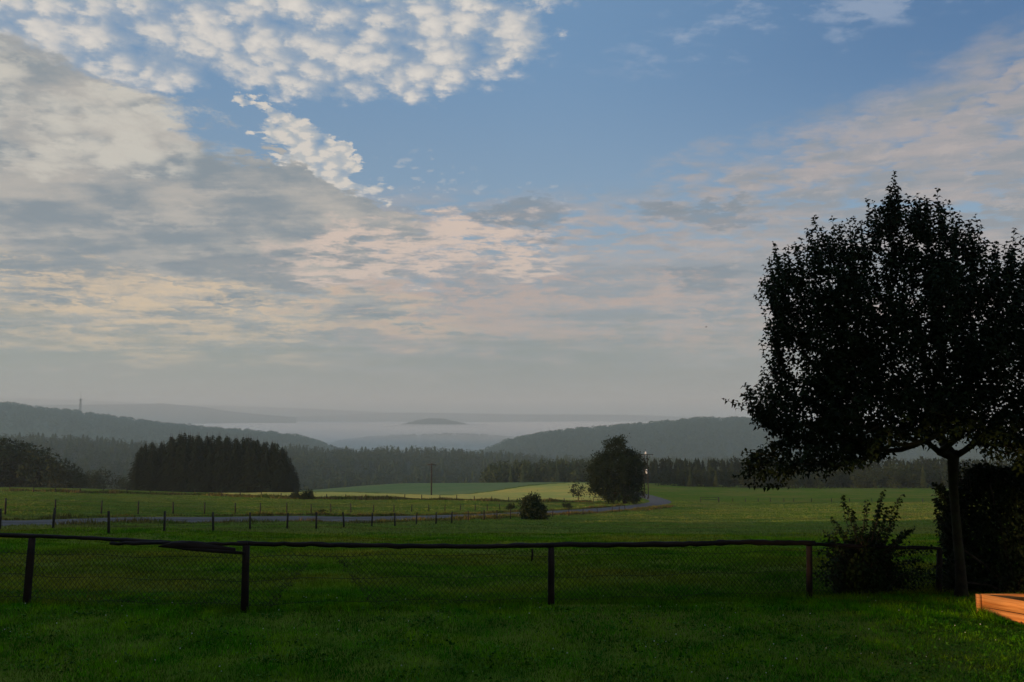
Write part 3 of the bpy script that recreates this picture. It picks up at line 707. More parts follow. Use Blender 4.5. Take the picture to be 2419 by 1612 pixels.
for k, (a, b) in enumerate(zip(S0, S1)):
    L = np.linalg.norm(b - a); ax = (b - a) / L; nl = int(L / .031); f = (np.arange(nl) + rng.random(nl) * .7) / nl
    bow = rng.normal(0, .06, 3) * L; pts = a + (b - a) * f[:, None] + bow * (f * (1 - f) * 4)[:, None]
    ang = np.arange(nl) * 2.4 + rng.random() * 6; q = np.cross(ax, [0.3, 0.9, .2]); q /= np.linalg.norm(q); w = np.cross(ax, q)
    out = np.cos(ang)[:, None] * q + np.sin(ang)[:, None] * w
    LP.append(pts); LD.append(out * .9 + ax * .35 + rng.normal(0, .2, (nl, 3)) + [0, 0, .10]); LS.append(rng.uniform(.066, .112, nl) * (1 - .35 * (f > .93)))
    if k < nfull or k % 4 == 0:
        mb.tube([a, (a + b) / 2 + bow, b], [.006, .0045, .002], 3, cap=False)
inner = [(2225 + (a - 2225) * .74, 860 + (b - 860) * .78) for a, b in env]
Pc = volume_pts(inner, TYp + .2, 15000, .6, .8)
gc = np.sin(Pc[:, 0] * 3.1 + 1.2 * np.sin(Pc[:, 2] * 2.3)) * np.sin(Pc[:, 2] * 2.9 + Pc[:, 1] * 1.7)
Pc = Pc[(gc < .45) & (Pc[:, 2] > ap(2200, 1010)[2])]; LP.append(Pc); LD.append(rng.normal(size=Pc.shape)); LS.append(rng.uniform(.07, .11, len(Pc)))
V, T_ = leaves(np.vstack(LP), np.vstack(LD), np.concatenate(LS), width=.55, curl=.9, fold=.3)
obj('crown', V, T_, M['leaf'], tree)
mb.build('twigs', M['applebark'], tree)

# --- generic shrub with upright shoots
def shoots_leaves(S0, S1, gap_, size, spread=.8, bowz=0.0):
    LP = []; LD = []; LS = []; mb = MB()
    for a, b in zip(S0, S1):
        a = np.array(a); b = np.array(b); L = np.linalg.norm(b - a); ax = (b - a) / L; nl = max(3, int(L / gap_)); f = (np.arange(nl) + rng.random(nl) * .6) / nl
        bow = rng.normal(0, .05, 3) * L + [0, 0, bowz * L]; pts = a + (b - a) * f[:, None] + bow * (f * (1 - f) * 4)[:, None]
        ang = np.arange(nl) * 2.4 + rng.random() * 6; q = np.cross(ax, [0.3, 0.9, .2]); q /= np.linalg.norm(q); w = np.cross(ax, q)
        out = np.cos(ang)[:, None] * q + np.sin(ang)[:, None] * w
        LP.append(pts); LD.append(out * spread + ax * .35 + rng.normal(0, .25, (nl, 3))); LS.append(rng.uniform(.7, 1.2, nl) * size)
        mb.tube([a, (a + b) / 2 + bow, b], [size * .10, size * .07, size * .03], 4, cap=False)
    return leaves(np.vstack(LP), np.vstack(LD), np.concatenate(LS), width=.75, curl=.4, fold=.2), mb
def shrub(name, base, S0, S1, gap_, size, leafmat, label, cat, extra=None, stems=7, srad=.02):
    e = empty(name, base); (V, T_), mb = shoots_leaves(S0, S1, gap_, size)
    if extra is not None:
        n = len(extra); d = rng.normal(size=(n, 3)); V2, T2 = leaves(extra, d, rng.uniform(.7, 1.2, n) * size, width=.75, curl=.4, fold=.2)
        T_ = np.vstack([T_, T2 + len(V)]); V = np.vstack([V, V2])
    obj('foliage', V, T_, leafmat, e)
    for k in rng.integers(0, len(S0), stems):
        a = np.array(S0[k]); b = np.array(base); mb.tube([b + [0, 0, -.05], (a + b) / 2 + [0, 0, .05], a], [srad, srad * .8, srad * .5], 5)
    mb.build('stem', M['bark'], e); tag(e, label, cat); return e
YB = 13.6
b0 = place(2040, 1402)
def sh(px, py, d=0.0): return at(px, py, b0[1] + d)
S0 = []; S1 = []
for (a, b) in [((2030, 1290), (1983, 1166)), ((2035, 1290), (2049, 1173)), ((2050, 1290), (2090, 1154)), ((2070, 1290), (2129, 1166)), ((2010, 1300), (1968, 1215)), ((2060, 1280), (2075, 1190)), ((2000, 1320), (1962, 1250)), ((2080, 1300), (2120, 1210)), ((2040, 1300), (2010, 1200)), ((2090, 1320), (2130, 1250)), ((2060, 1300), (2098, 1190)),
               ((2060, 1340), (2180, 1310)), ((2070, 1360), (2200, 1345)), ((2060, 1330), (2210, 1290)), ((2080, 1370), (2170, 1385)), ((2000, 1340), (1935, 1290)), ((2000, 1370), (1925, 1350)), ((2010, 1360), (1945, 1320)), ((2090, 1350), (2225, 1365))]:
    for _ in range(3):
        d = rng.uniform(-.3, .35); S0.append(sh(a[0] + rng.uniform(-8, 8), a[1], d)); S1.append(sh(b[0] + rng.uniform(-7, 7), b[1] + rng.uniform(0, 16), d * 1.6))
for _ in range(95):
    x = rng.uniform(1930, 2175); y = rng.uniform(1255, 1392); d = rng.uniform(-.45, .45)
    S0.append(sh(2040 + (x - 2040) * .5, y + 30, d * .6)); S1.append(sh(x, y - 20, d))
core = volume_pts([(1985, 1300), (2020, 1270), (2060, 1260), (2095, 1285), (2110, 1340), (2100, 1400), (1975, 1400), (1965, 1350)], b0[1] + .1, 3500, 1.0, .7)
shrub('shrub', b0, S0, S1, .034, .070, M['shrubleaf'], 'leafy shrub with upright shoots growing through the fence beside the last post', 'shrub', core, 12)

# --- tall dark hedge at the right edge
hb = at(2400, 1400, 14.4); hb[2] = float(zz_(np.array(hb[0]), np.array(hb[1])))
hp = [(2226, 1400), (2236, 1330), (2222, 1260), (2246, 1200), (2262, 1155), (2285, 1122), (2310, 1096), (2370, 1104), (2430, 1098), (2560, 1090), (2700, 1100), (2760, 1250), (2760, 1410)]
core = volume_pts(hp, 15.0, 52000, .42, .55)
S0 = []; S1 = []
for _ in range(330):
    t = rng.random(); 
    if t < .5: px = rng.uniform(2204, 2235); py = rng.uniform(1150, 1390); S0.append(at(px + 45, py + 30, 15 + rng.uniform(-.6, .6))); S1.append(at(px + rng.uniform(-8, 14), py - 14, 15 + rng.uniform(-.7, .6)))
    else: px = rng.uniform(2240, 2620); py = rng.uniform(1085, 1112); d = rng.uniform(-.6, .6); S0.append(at(px, py + 50, 15 + d)); S1.append(at(px + rng.uniform(-12, 12), py, 15 + d))
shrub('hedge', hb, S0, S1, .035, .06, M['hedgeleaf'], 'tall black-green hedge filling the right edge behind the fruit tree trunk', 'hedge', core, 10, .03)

# --- unseen clipped hedge added on the left, its height set to shade the lawn
gh = empty('hedge', (-20.0, -1.0, 0.0)); mb = MB(); mb.box((-20, -1.0, 1.10), (.7, 15.6, 2.20)); mb.build('opaque_core', M['bark'], gh)
Pn = np.column_stack([rng.uniform(-20.6, -19.4, 26000), rng.uniform(-9, 7, 26000), rng.uniform(0.0, 2.32, 26000)])
V, T_ = leaves(Pn, rng.normal(size=Pn.shape), rng.uniform(.05, .09, len(Pn))); obj('foliage', V, T_, M['hedgeleaf'], gh)
tag(gh, 'unseen clipped hedge added at the far left to shade the lawn', 'hedge')

# --- unseen tall hedge added on the right to darken that side of the lawn
gh = empty('hedge', (10.6, 2.0, 0.0)); mb = MB(); mb.box((10.6, 2.0, 3.0), (.9, 13.0, 6.0)); mb.build('opaque_core', M['bark'], gh)
Pn = np.column_stack([rng.uniform(9.9, 11.3, 42000), rng.uniform(-5, 9, 42000), rng.uniform(0.0, 6.4, 42000)])
V, T_ = leaves(Pn, rng.normal(size=Pn.shape), rng.uniform(.07, .12, len(Pn))); obj('foliage', V, T_, M['hedgeleaf'], gh)
tag(gh, 'unseen very tall hedge added to darken the right side of the lawn', 'hedge')

# --- unseen broad tree added over that hedge to shade the right of the lawn
gt = empty('unseen_shade_tree', (9.6, 4.4, 0.0)); cc = np.array([7.4, 4.4, 10.6])
cl_ = rng.normal(size=(110, 3)); cl_ /= np.linalg.norm(cl_, axis=1)[:, None]; cl_ = cc + cl_ * [4.6, 3.5, 2.6] * rng.random((110, 1)) ** .5
tr_ = [np.array([9.6, 4.4, -.1]), np.array([9.4, 4.5, 3.0]), np.array([8.9, 4.6, 6.5])]
nd, pr, rd, en, fi = skeleton(tr_, list(cl_), .22, .6, .05, .014, .5); mb = MB(); mb.tube(tr_, [.34, .27, .22], 9); skin(mb, nd, pr, rd, fi, 5); mb.build('trunk', M['bark'], gt)
Pn = (cl_[:, None] + rng.normal(0, .62, (110, 640, 3)) * [1, .8, .8]).reshape(-1, 3); V, T_ = leaves(Pn, rng.normal(size=Pn.shape), rng.uniform(.09, .14, len(Pn)), width=.6); obj('crown', V, T_, M['leaf'], gt)
tag(gt, 'unseen broad tree added overhead to shade the right side of the lawn', 'tree')

# --- unseen building added behind the viewer to shade the near edge of the lawn
hs_ = empty('unseen_house', (2.5, -6.0, 0.0)); wallm = material('rendered_wall', (0.20, 0.18, 0.15), (0.26, 0.24, 0.20), 2.0, 0.9, 0.004, 30); roofm = material('roof_tile', (0.09, 0.04, 0.03), (0.14, 0.07, 0.05), 6.0, 0.8, 0.01, 12)
x0, x1, y0_, y1_, zb, ze, zr = -8.5, 13.5, -11.0, -1.3, -.2, 6.2, 10.4; ym = (y0_ + y1_) / 2
mb = MB(); Vh = np.array([(x0, y0_, zb), (x1, y0_, zb), (x1, y1_, zb), (x0, y1_, zb), (x0, y0_, ze), (x1, y0_, ze), (x1, y1_, ze), (x0, y1_, ze), (x0, ym, zr), (x1, ym, zr)], float)
mb.add(Vh, [(0, 1, 5, 4), (2, 3, 7, 6), (1, 2, 6, 5), (3, 0, 4, 7)], [(5, 6, 9), (7, 4, 8)]); mb.build('wall', wallm, hs_)
for sg in (-1, 1):
    ye = ym + sg * (y1_ - y0_ + .9) / 2; zl = ze - .39; mb = MB()
    P8 = [(x0 - .4, ym, zr + .04), (x0 - .4, ye, zl), (x1 + .4, ye, zl), (x1 + .4, ym, zr + .04)]
    mb.add(np.array(P8 + [(a, b, c + .16) for a, b, c in P8]), [(0, 1, 2, 3), (7, 6, 5, 4), (0, 4, 5, 1), (1, 5, 6, 2), (2, 6, 7, 3), (3, 7, 4, 0)]); mb.build('roof', roofm, hs_)
for wx, wz in ((-5.5, 1.6), (6.0, 1.6), (10.6, 1.6), (-5.5, 4.4), (1.0, 4.4), (6.0, 4.4), (10.6, 4.4)):
    mb = MB()
    for cx, cz, sx, sz in ((wx, wz + .68, 1.3, .08), (wx, wz - .68, 1.3, .08), (wx - .61, wz, .08, 1.28), (wx + .61, wz, .08, 1.28), (wx, wz, .06, 1.28)): mb.box((cx, y1_ + .03, cz), (sx, .07, sz))
    wo = mb.build('window', M['white'], hs_); mb = MB(); mb.box((wx, y1_ + .012, wz), (1.14, .02, 1.28)); gl = mb.build('pane', M['steel'], hs_); gl.parent = wo
mb = MB(); mb.box((1.0, y1_ + .03, .98), (1.0, .06, 2.1)); mb.build('door', M['bark'], hs_)
tag(hs_, 'unseen two-storey building with a tiled gable roof added to shade the lawn', 'unseen_house')

# --- the lone tree by the road bend
def leafy_tree(name, label, px, py, poly, n, size, mat, rt, group=None, ncl=60, depth=.85, cat='tree', trunktop=None, Y=None):
    b = place(px, py) if Y is None else np.array([(px - W / 2) / F * Y, Y, float(zz_(np.array((px - W / 2) / F * Y), np.array(float(Y))))])
    Yt = b[1]; e = empty(name, b); poly = np.array(poly, float); top = poly[:, 1].min(); mid = trunktop or (poly[:, 1].max() * .75 + top * .25)
    C_ = volume_pts(poly, Yt, ncl, depth, .6)
    tr = [b + [0, 0, -.2], at(px, (py + mid) / 2, Yt), at(px, mid, Yt)]
    nd, pr, rd, en, fi = skeleton(tr, list(C_), rt, max(size * 2, .4), .05, rt * .06, .5)
    mb = MB(); mb.tube(tr, [rt * 1.4, rt, rt * .9], 8); skin(mb, nd, pr, rd, fi, 5); mb.build('trunk', M['bark'], e)
    per = n // ncl; wv = (poly[:, 0].max() - poly[:, 0].min()) * Yt / F
    cs = wv / (ncl ** (1 / 2.4)) * .40
    Pn = (C_[:, None] + rng.normal(0, 1, (ncl, per, 3)) * cs * rng.uniform(.5, 1.7, (ncl, 1, 1)) * [1, 1, .75]).reshape(-1, 3)
    extra = volume_pts(poly, Yt, n // 3, depth * .85, .8); Pn = np.vstack([Pn, extra])
    a_, b_ = Pn[:, 0] / Pn[:, 1] * F + W / 2, None
    V, T_ = leaves(Pn, rng.normal(size=Pn.shape) + [0, 0, .2], rng.uniform(.7, 1.3, len(Pn)) * size, width=.75, curl=.3, fold=.15)
    obj('crown', V, T_, mat, e); tag(e, label, cat, group); return e
pm = [(1421, 1043), (1437, 1037), (1462, 1038), (1471, 1046), (1480, 1056), (1494, 1064), (1501, 1076), (1513, 1092), (1516, 1109), (1517, 1147), (1517, 1164), (1512, 1183), (1477, 1186), (1432, 1181), (1410, 1164), (1388, 1157), (1403, 1150), (1391, 1138), (1393, 1115), (1402, 1096), (1411, 1082), (1428, 1076), (1427, 1058)]
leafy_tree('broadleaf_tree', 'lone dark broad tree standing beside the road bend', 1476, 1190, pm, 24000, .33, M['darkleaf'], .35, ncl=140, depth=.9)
leafy_tree('young_tree', 'small thin young tree at the near edge of the ripe field', 1366, 1184, [(1366, 1138), (1378, 1146), (1382, 1158), (1374, 1168), (1366, 1172), (1356, 1168), (1350, 1156), (1355, 1144)], 420, .32, M['midleaf'], .10, ncl=16, depth=.8)
leafy_tree('bush', 'rounded dark bush on the near side of the road before the fence posts', 1262, 1227, [(1234, 1188), (1250, 1176), (1262, 1170), (1270, 1180), (1284, 1192), (1290, 1210), (1288, 1226), (1234, 1226), (1232, 1205)], 4800, .17, M['midleaf'], .06, ncl=44, depth=.9, cat='bush')
leafy_tree('bush', 'left one of two small dark bushes at the edge of the ripe field', 698, 1178, [(686, 1170), (692, 1162), (704, 1163), (709, 1172), (709, 1179), (686, 1179)], 900, .22, M['midleaf'], .06, 'two bushes at the field edge', ncl=16, cat='bush')
leafy_tree('bush', 'right and larger one of two small dark bushes at the edge of the ripe field', 728, 1180, [(713, 1170), (722, 1160), (736, 1161), (742, 1172), (742, 1181), (713, 1181)], 1100, .22, M['midleaf'], .06, 'two bushes at the field edge', ncl=16, cat='bush')
leafy_tree('sapling', 'small sapling between the road fence and the rounded bush', 1206, 1207, [(1199, 1192), (1206, 1187), (1214, 1193), (1214, 1203), (1199, 1203)], 500, .15, M['midleaf'], .03, ncl=10, cat='sapling')
leafy_tree('sapling', 'small sapling on the far verge just right of the rounded bush', 1340, 1203, [(1330, 1194), (1338, 1189), (1350, 1193), (1350, 1201), (1331, 1201)], 500, .15, M['midleaf'], .03, ncl=10, cat='sapling')
leafy_tree('weed_clump', 'low dark weed clump on the far verge beside the pasture', 758, 1214, [(749, 1208), (757, 1204), (767, 1209), (766, 1215), (750, 1215)], 400, .10, M['midleaf'], .02, ncl=8, cat='weeds')

# ------------------------------------------------------------------ rustic garden fence
fence = empty('wooden_fence', place(578, 1447))
tag(fence, 'rough dark pole fence with sagging wire mesh across the lawn edge', 'fence')
posts = {}
def fpost(px, py, tx_, ty_, r):
    b = place(px, py, maxy=20); t = at(tx_, ty_, b[1]); mb = MB()
    mb.tube([b + [0, 0, -.2], b * .7 + t * .3, b * .3 + t * .7, t], [r * 1.08, r, r * .97, r * .95], 9, lump=.05)
    mb.build('post', M['wood'], fence, True); posts[px] = (b, t); return b, t
pA = fpost(62, 1430, 76, 1270, .052); pB = fpost(577, 1447, 582, 1288, .053); pC = fpost(1302, 1430, 1302, 1294, .052); pD = fpost(1912, 1415, 1912, 1290, .050)
pZ = (np.array([-10.6, 12.6, 0.0]), np.array([-10.6, 12.6, .96])); pE = (place(2215, 1400, maxy=20), None); pE = (pE[0], at(2220, 1297, pE[0][1]))
for b, t in (pZ, pE):
    mb = MB(); mb.tube([b + [0, 0, -.2], t], [.055, .05], 9, lump=.05); mb.build('post', M['wood'], fence, True)
def rail(pts, r, name='rail', n=16, lump=.09):
    P_ = np.array(pts); s_ = np.linspace(0, len(P_) - 1, n); Q = np.stack([np.interp(s_, np.arange(len(P_)), P_[:, i]) for i in range(3)], 1)
    Q[:, 2] += rng.normal(0, .004, n); mb = MB(); mb.tube(Q, r * (1 + rng.normal(0, .06, n)), 9, lump=lump); mb.build(name, M['wood'], fence, True)
def up(px, py, Y): return at(px, py, Y)
yA, yB, yC, yD, yE = pA[0][1], pB[0][1], pC[0][1], pD[0][1], pE[0][1]
rail([up(-420, 1252, 12.5), up(60, 1266, yA), up(230, 1272, yA - .1), up(400, 1282, yB + .15)], .030, n=26)
rail([up(262, 1283, yA - .25), up(420, 1283.5, yB + .02), up(585, 1286, yB - .02)], .026, n=18, lump=.14)
rail([up(560, 1284, yB), up(800, 1288, yB + .3), up(1100, 1291, yC - .2), up(1310, 1288, yC)], .034, n=34)
rail([up(1290, 1288, yC + .02), up(1600, 1286, (yC + yD) / 2), up(1760, 1281, yD - .3), up(1925, 1284, yD)], .042, n=34)
rail([up(1905, 1286, yD + .04), up(2220, 1296, yE)], .030, n=20)
# the broken plank hanging below the rail
def splinter(pts, hs, th, name):
    P_ = np.array(pts); mb = MB(); V = []
    for p, h in zip(P_, hs):
        for dy_, dz_ in ((-th, -h), (-th, h), (th, h), (th, -h)): V.append(p + [0, dy_, dz_ + rng.normal(0, .003)])
    m = len(P_); q = []
    for i in range(m - 1):
        for j in range(4): q.append((i * 4 + j, i * 4 + (j + 1) % 4, i * 4 + 4 + (j + 1) % 4, i * 4 + 4 + j))
    q += [(3, 2, 1, 0), (m * 4 - 4, m * 4 - 3, m * 4 - 2, m * 4 - 1)]
    mb.add(np.array(V), q); mb.build(name, M['wood'], fence)
splinter([up(375, 1291, yB - .02), up(410, 1288, yB - .03), up(450, 1291, yB - .04), up(500, 1296, yB - .04), up(556, 1299, yB - .05)], [.008, .045, .055, .05, .028], .015, 'broken_plank')
splinter([up(430, 1297, yB - .07), up(500, 1302, yB - .07), up(577, 1307, yB - .07)], [.012, .022, .022], .012, 'broken_plank')
mb = MB(); mb.tube([up(1257, 1297, yC - .05), up(1258, 1312, yC - .06), up(1256, 1326, yC - .05)], [.014, .018, .012], 6, lump=.1); mb.build('hanging_stick', M['wood'], fence)
# wire mesh and tension wires
line = [pZ[0], pA[0], pB[0], pC[0], pD[0], pE[0]]
cum = [0.0]
for a, b in zip(line[:-1], line[1:]): cum.append(cum[-1] + float(np.linalg.norm((b - a)[:2])))
ln = np.array(line)
def onfence(s_, h):
    s_ = np.asarray(s_, float); h = np.asarray(h, float)
    X = np.interp(s_, cum, ln[:, 0]); Y = np.interp(s_, cum, ln[:, 1]) + .06
    X = X + .012 * np.sin(h * 9 + s_ * 3.1); Y = Y + .02 * np.sin(s_ * 2.3 + h * 5)
    Z = np.interp(s_, cum, ln[:, 2]) + h + .014 * np.sin(s_ * 4.1 + h * 3)
    return np.stack([X, Y, Z], -1)
CELL, TOPH = .082, .80
sB = cum[2]
def px_s(px):                     # fence length at a photo column
    for i in range(len(line) - 1):
        a, b = line[i], line[i + 1]; k = (px - W / 2) / F * 1.02
        t = (a[0] - k * a[1]) / (-(b[0] - a[0]) + k * (b[1] - a[1]))
        if -1e-6 <= t <= 1: return cum[i] + t * (cum[i + 1] - cum[i])
    return 0
hl = [(px_s(660), 0.0), (px_s(700), .30), (px_s(752), .66)]            # edges of the torn opening
hr = [(px_s(885), 0.0), (px_s(868), .28), (px_s(835), .52), (px_s(800), .76)]
def inhole(s_, h):
    l = np.interp(h, [q[1] for q in hl], [q[0] for q in hl]); r_ = np.interp(h, [q[1] for q in hr], [q[0] for q in hr])
    return (s_ > l) & (s_ < r_) & (h < .72)
wm_ = MB(); segs = []
for fam in (1, -1):
    for s_start in np.arange(-1, cum[-1] + 1, CELL):
        k = np.arange(0, int(TOPH / (CELL / 2))); h0 = .03 + k * CELL / 2; h1 = h0 + CELL / 2
        sa = s_start + fam * k * CELL / 2; sb = sa + fam * CELL / 2
        ok = (sa > 0) & (sb > 0) & (sa < cum[-1]) & (sb < cum[-1]) & ~inhole(sa, h0) & ~inhole(sb, h1)
        segs.append(np.stack([onfence(sa[ok], h0[ok]), onfence(sb[ok], h1[ok])], 1))
# folded edges of the tear: mesh rolled over itself
for E_ in (hl, hr):
    for _ in range(120):
        t = rng.random() * (len(E_) - 1); i = int(t); f = t - i; s_ = E_[i][0] * (1 - f) + E_[i + 1][0] * f; h = E_[i][1] * (1 - f) + E_[i + 1][1] * f
        d = (1 if E_ is hr else -1) * abs(rng.normal(0, .05 + .05 * (1 - min(h, .7) / .7))); a = onfence(s_ + d, h); v = rng.normal(0, 1, 3) * [1, .5, 1.2]; v /= np.linalg.norm(v)
        a = a + [0, rng.normal(0, .03), 0]; segs.append(np.array([[a, a + v * CELL * .55]]))
segs = np.vstack(segs)
def wires(S, r):
    d = S[:, 1] - S[:, 0]; d /= np.linalg.norm(d, axis=1)[:, None] + 1e-9; A = np.cross(d, [0, 1, 0]); A /= np.linalg.norm(A, axis=1)[:, None] + 1e-9; B = np.cross(A, d)
    ring = [A * r, (-A * .5 + B * .87) * r, (-A * .5 - B * .87) * r]
    V = np.stack([S[:, 0] + q for q in ring] + [S[:, 1] + q for q in ring], 1).reshape(-1, 3); i = np.arange(len(S))[:, None] * 6
    return V, np.concatenate([i + [[0, 1, 4, 3]], i + [[1, 2, 5, 4]], i + [[2, 0, 3, 5]]], 1).reshape(-1, 4)
V, Q = wires(segs, .0031); obj('wire_mesh', V, Q, M['wire'], fence)
for h in (.09, .42, .74):
    s_ = np.linspace(0, cum[-1], 160); mb = MB(); mb.tube(onfence(s_, h + .015 * np.sin(s_ * .9)) + [0, .01, 0], .0032, 4); mb.build('tension_wire', M['wire'], fence)

# ------------------------------------------------------------------ post-and-wire fences along road and fields
def wirefence(label, cat_pts, r, group='wire fences along the road and fields', wires_=3, hoff=None, hmin=.9):
    """cat_pts: (px, py top, py base) for every post"""
    b0_ = place(cat_pts[len(cat_pts) // 2][0], cat_pts[len(cat_pts) // 2][2]); e = empty('wire_fence', b0_); P_ = []
    for px, pt, pb in cat_pts:
        b = place(px, pb); h = max(hmin, float((CAMZ + ray(px, pt)[1] * b[1]) - b[2])); h = min(h, 1.9)
        lean = rng.normal(0, .035, 2); t = b + [lean[0] * h, lean[1] * h, h]; mb = MB()
        mb.tube([b + [0, 0, -.25], (b + t) / 2, t], [r * rng.uniform(.9, 1.2), r, r * .9], 7, lump=.06); mb.build('post', M['postwood'], e); P_.append((b, t))
    mb = MB()
    for k in range(wires_):
        f = .92 - .3 * k
        for (b1, t1), (b2, t2) in zip(P_[:-1], P_[1:]):
            a = b1 + (t1 - b1) * f; c = b2 + (t2 - b2) * f
            g = float(zz_(np.array((a[0] + c[0]) / 2), np.array((a[1] + c[1]) / 2))); m_ = (a + c) / 2 - [0, 0, .03]
            mb.tube([a, m_, c], .006, 3, cap=False)
    mb.build('strand', M['wire'], e); tag(e, label, 'fence', group); return e
wirefence('post and wire fence along the near side of the road', [(-120, 1200, 1250), (0, 1202, 1251), (125, 1200, 1250), (257, 1207, 1261), (388, 1208, 1257), (504, 1210, 1256), (591, 1211, 1250), (678, 1212, 1251), (747, 1214, 1250), (813, 1213, 1247), (878, 1214, 1244), (933, 1213, 1243), (983, 1212, 1240), (1030, 1213, 1238), (1067, 1215, 1237), (1106, 1208, 1231), (1143, 1208, 1229), (1174, 1208, 1227), (1206, 1206, 1226), (1306, 1207, 1222), (1344, 1204, 1219), (1377, 1203, 1216), (1411, 1201, 1213), (1447, 1199, 1211), (1463, 1198, 1209), (1476, 1197, 1207)], .056)
wirefence('post and wire fence along the far side of the road, left pasture behind', [(-110, 1174, 1216), (12, 1177, 1216), (130, 1180, 1215.5), (239, 1183, 1215), (326, 1185, 1215), (409, 1186, 1214), (483, 1187, 1214), (556, 1188, 1213.5), (615, 1188, 1213), (677, 1188, 1213), (735, 1191, 1212), (782, 1190, 1211.5), (829, 1189, 1211), (882, 1193, 1210.5), (930, 1193, 1210), (972, 1193, 1209), (1013, 1193, 1208.5), (1051, 1193, 1208), (1087, 1194, 1207), (1122, 1194, 1206.5), (1151, 1194, 1206), (1181, 1193, 1205)], .062)
wirefence('line of small posts at the edge of the ripe field', [(-60, 1146, 1160), (23, 1148, 1161), (79, 1150, 1163), (132, 1151, 1164), (189, 1152, 1165), (244, 1151, 1165), (300, 1151, 1166), (355, 1154, 1167), (408, 1155, 1168.5), (459, 1156, 1170), (524, 1159, 1173), (567, 1161, 1175), (618, 1163, 1176), (664, 1165, 1177), (771, 1168, 1179), (817, 1168, 1179), (865, 1168, 1179.5), (914, 1169, 1180), (956, 1168, 1180), (996, 1169, 1180.5), (1039, 1170, 1181), (1079, 1170, 1181.5), (1120, 1173, 1183), (1162, 1174, 1184), (1202, 1175, 1185), (1250, 1176, 1186), (1298, 1176, 1186), (1333, 1177, 1187)], .09)
wirefence('faint post and wire fence crossing the right pasture', [(1699, 1175, 1186), (1731, 1177, 1186), (1761, 1177, 1186), (1791, 1178, 1186), (1820, 1176, 1186), (1852, 1178, 1186), (1875, 1178, 1186), (1917, 1178, 1186), (1965, 1178, 1186), (2007, 1178, 1186), (2060, 1178, 1186), (2120, 1178, 1186), (2180, 1178, 1186), (2240, 1178, 1186), (2310, 1178, 1186), (2400, 1178, 1186)], .09)
def gate(name, px0, px1, pt, pb, label):
    a = place(px0, pb); b = place(px1, pb); e = empty(name, a); h = 1.15
    for p in (a, b):
        mb = MB(); mb.tube([p + [0, 0, -.2], p + [0, 0, h]], .07, 6); mb.build('post', M['postwood'], e)
    for k in (1.05, .55):
        mb = MB(); mb.tube([a + [0, 0, k], b + [0, 0, k + .02]], .05, 6); mb.build('rail', M['postwood'], e)
    return tag(e, label, 'gate')
gate('field_gate', 1655, 1697, 1176, 1186, 'low pole gate where the pasture fence meets the road bend')
gate('field_gate', 1402, 1428, 1176, 1187, 'low pole barrier left of the lone dark tree')

# ------------------------------------------------------------------ poles and mast
def pole1():
    b = place(1019, 1172); h = float(CAMZ + ray(1019, 1095)[1] * b[1] - b[2]); e = empty('utility_pole', b); mb = MB()
    mb.tube([b + [0, 0, -.5], b + [0, 0, h]], [.20, .15], 8); mb.build('pole', M['postwood'], e)
    mb = MB(); mb.box(b + [0, 0, h - .35], (2.1, .16, .20)); mb.build('crossarm', M['postwood'], e)
    for x in (-.95, 0, .95):
        mb = MB(); z_ = h - .28 if x else h; mb.tube([b + [x, 0, z_], b + [x, 0, z_ + .12], b + [x, 0, z_ + .26]], [.03, .08, .05], 8); mb.build('insulator', M['steel'], e)
    tag(e, 'thin utility pole with crossarm standing in the middle of the far green field', 'utility pole')
pole1()
def pole2():
    b = place(1527, 1178, maxy=300); Y = b[1]; h = float(CAMZ + ray(1527, 1074)[1] * Y - b[2]); e = empty('utility_pole', b)
    for s_ in (-1, 1):
        mb = MB(); mb.tube([b + [s_ * .55, 0, -.5], b + [s_ * .42, 0, h]], [.15, .11], 8); mb.build('pole', M['postwood'], e)
    mb = MB(); mb.box(b + [0, 0, h], (3.9, .14, .16)); mb.build('crossarm', M['postwood'], e)
    mb = MB()
    for k in range(5): mb.box(b + [0, 0, h - 1.0 - k * .45], (1.1, .1, .12))
    mb.build('brace', M['postwood'], e)
    for x in (-1.8, -.9, .9, 1.8):
        mb = MB(); mb.tube([b + [x, 0, h - .1], b + [x, 0, h - .3], b + [x, 0, h - .5]], [.03, .08, .04], 8); mb.build('insulator', M['steel'], e)
    mb = MB(); mb.tube([b + [0, 0, h + .08], b + [0, 0, h + .3], b + [0, 0, h + .62], b + [0, 0, h + .8]], [.22, .30, .20, .06], 10); mb.build('surge_cap', M['white'], e)
    mb = MB(); zt = h - 4.4; mb.tube([b + [.1, -.35, zt - .75], b + [.1, -.35, zt - .6], b + [.1, -.35, zt + .35], b + [.1, -.35, zt + .5]], [.12, .24, .24, .12], 12); mb.build('transformer', M['white'], e)
    tag(e, 'twin-legged power pole with white transformer behind the lone dark tree', 'utility pole')
pole2()
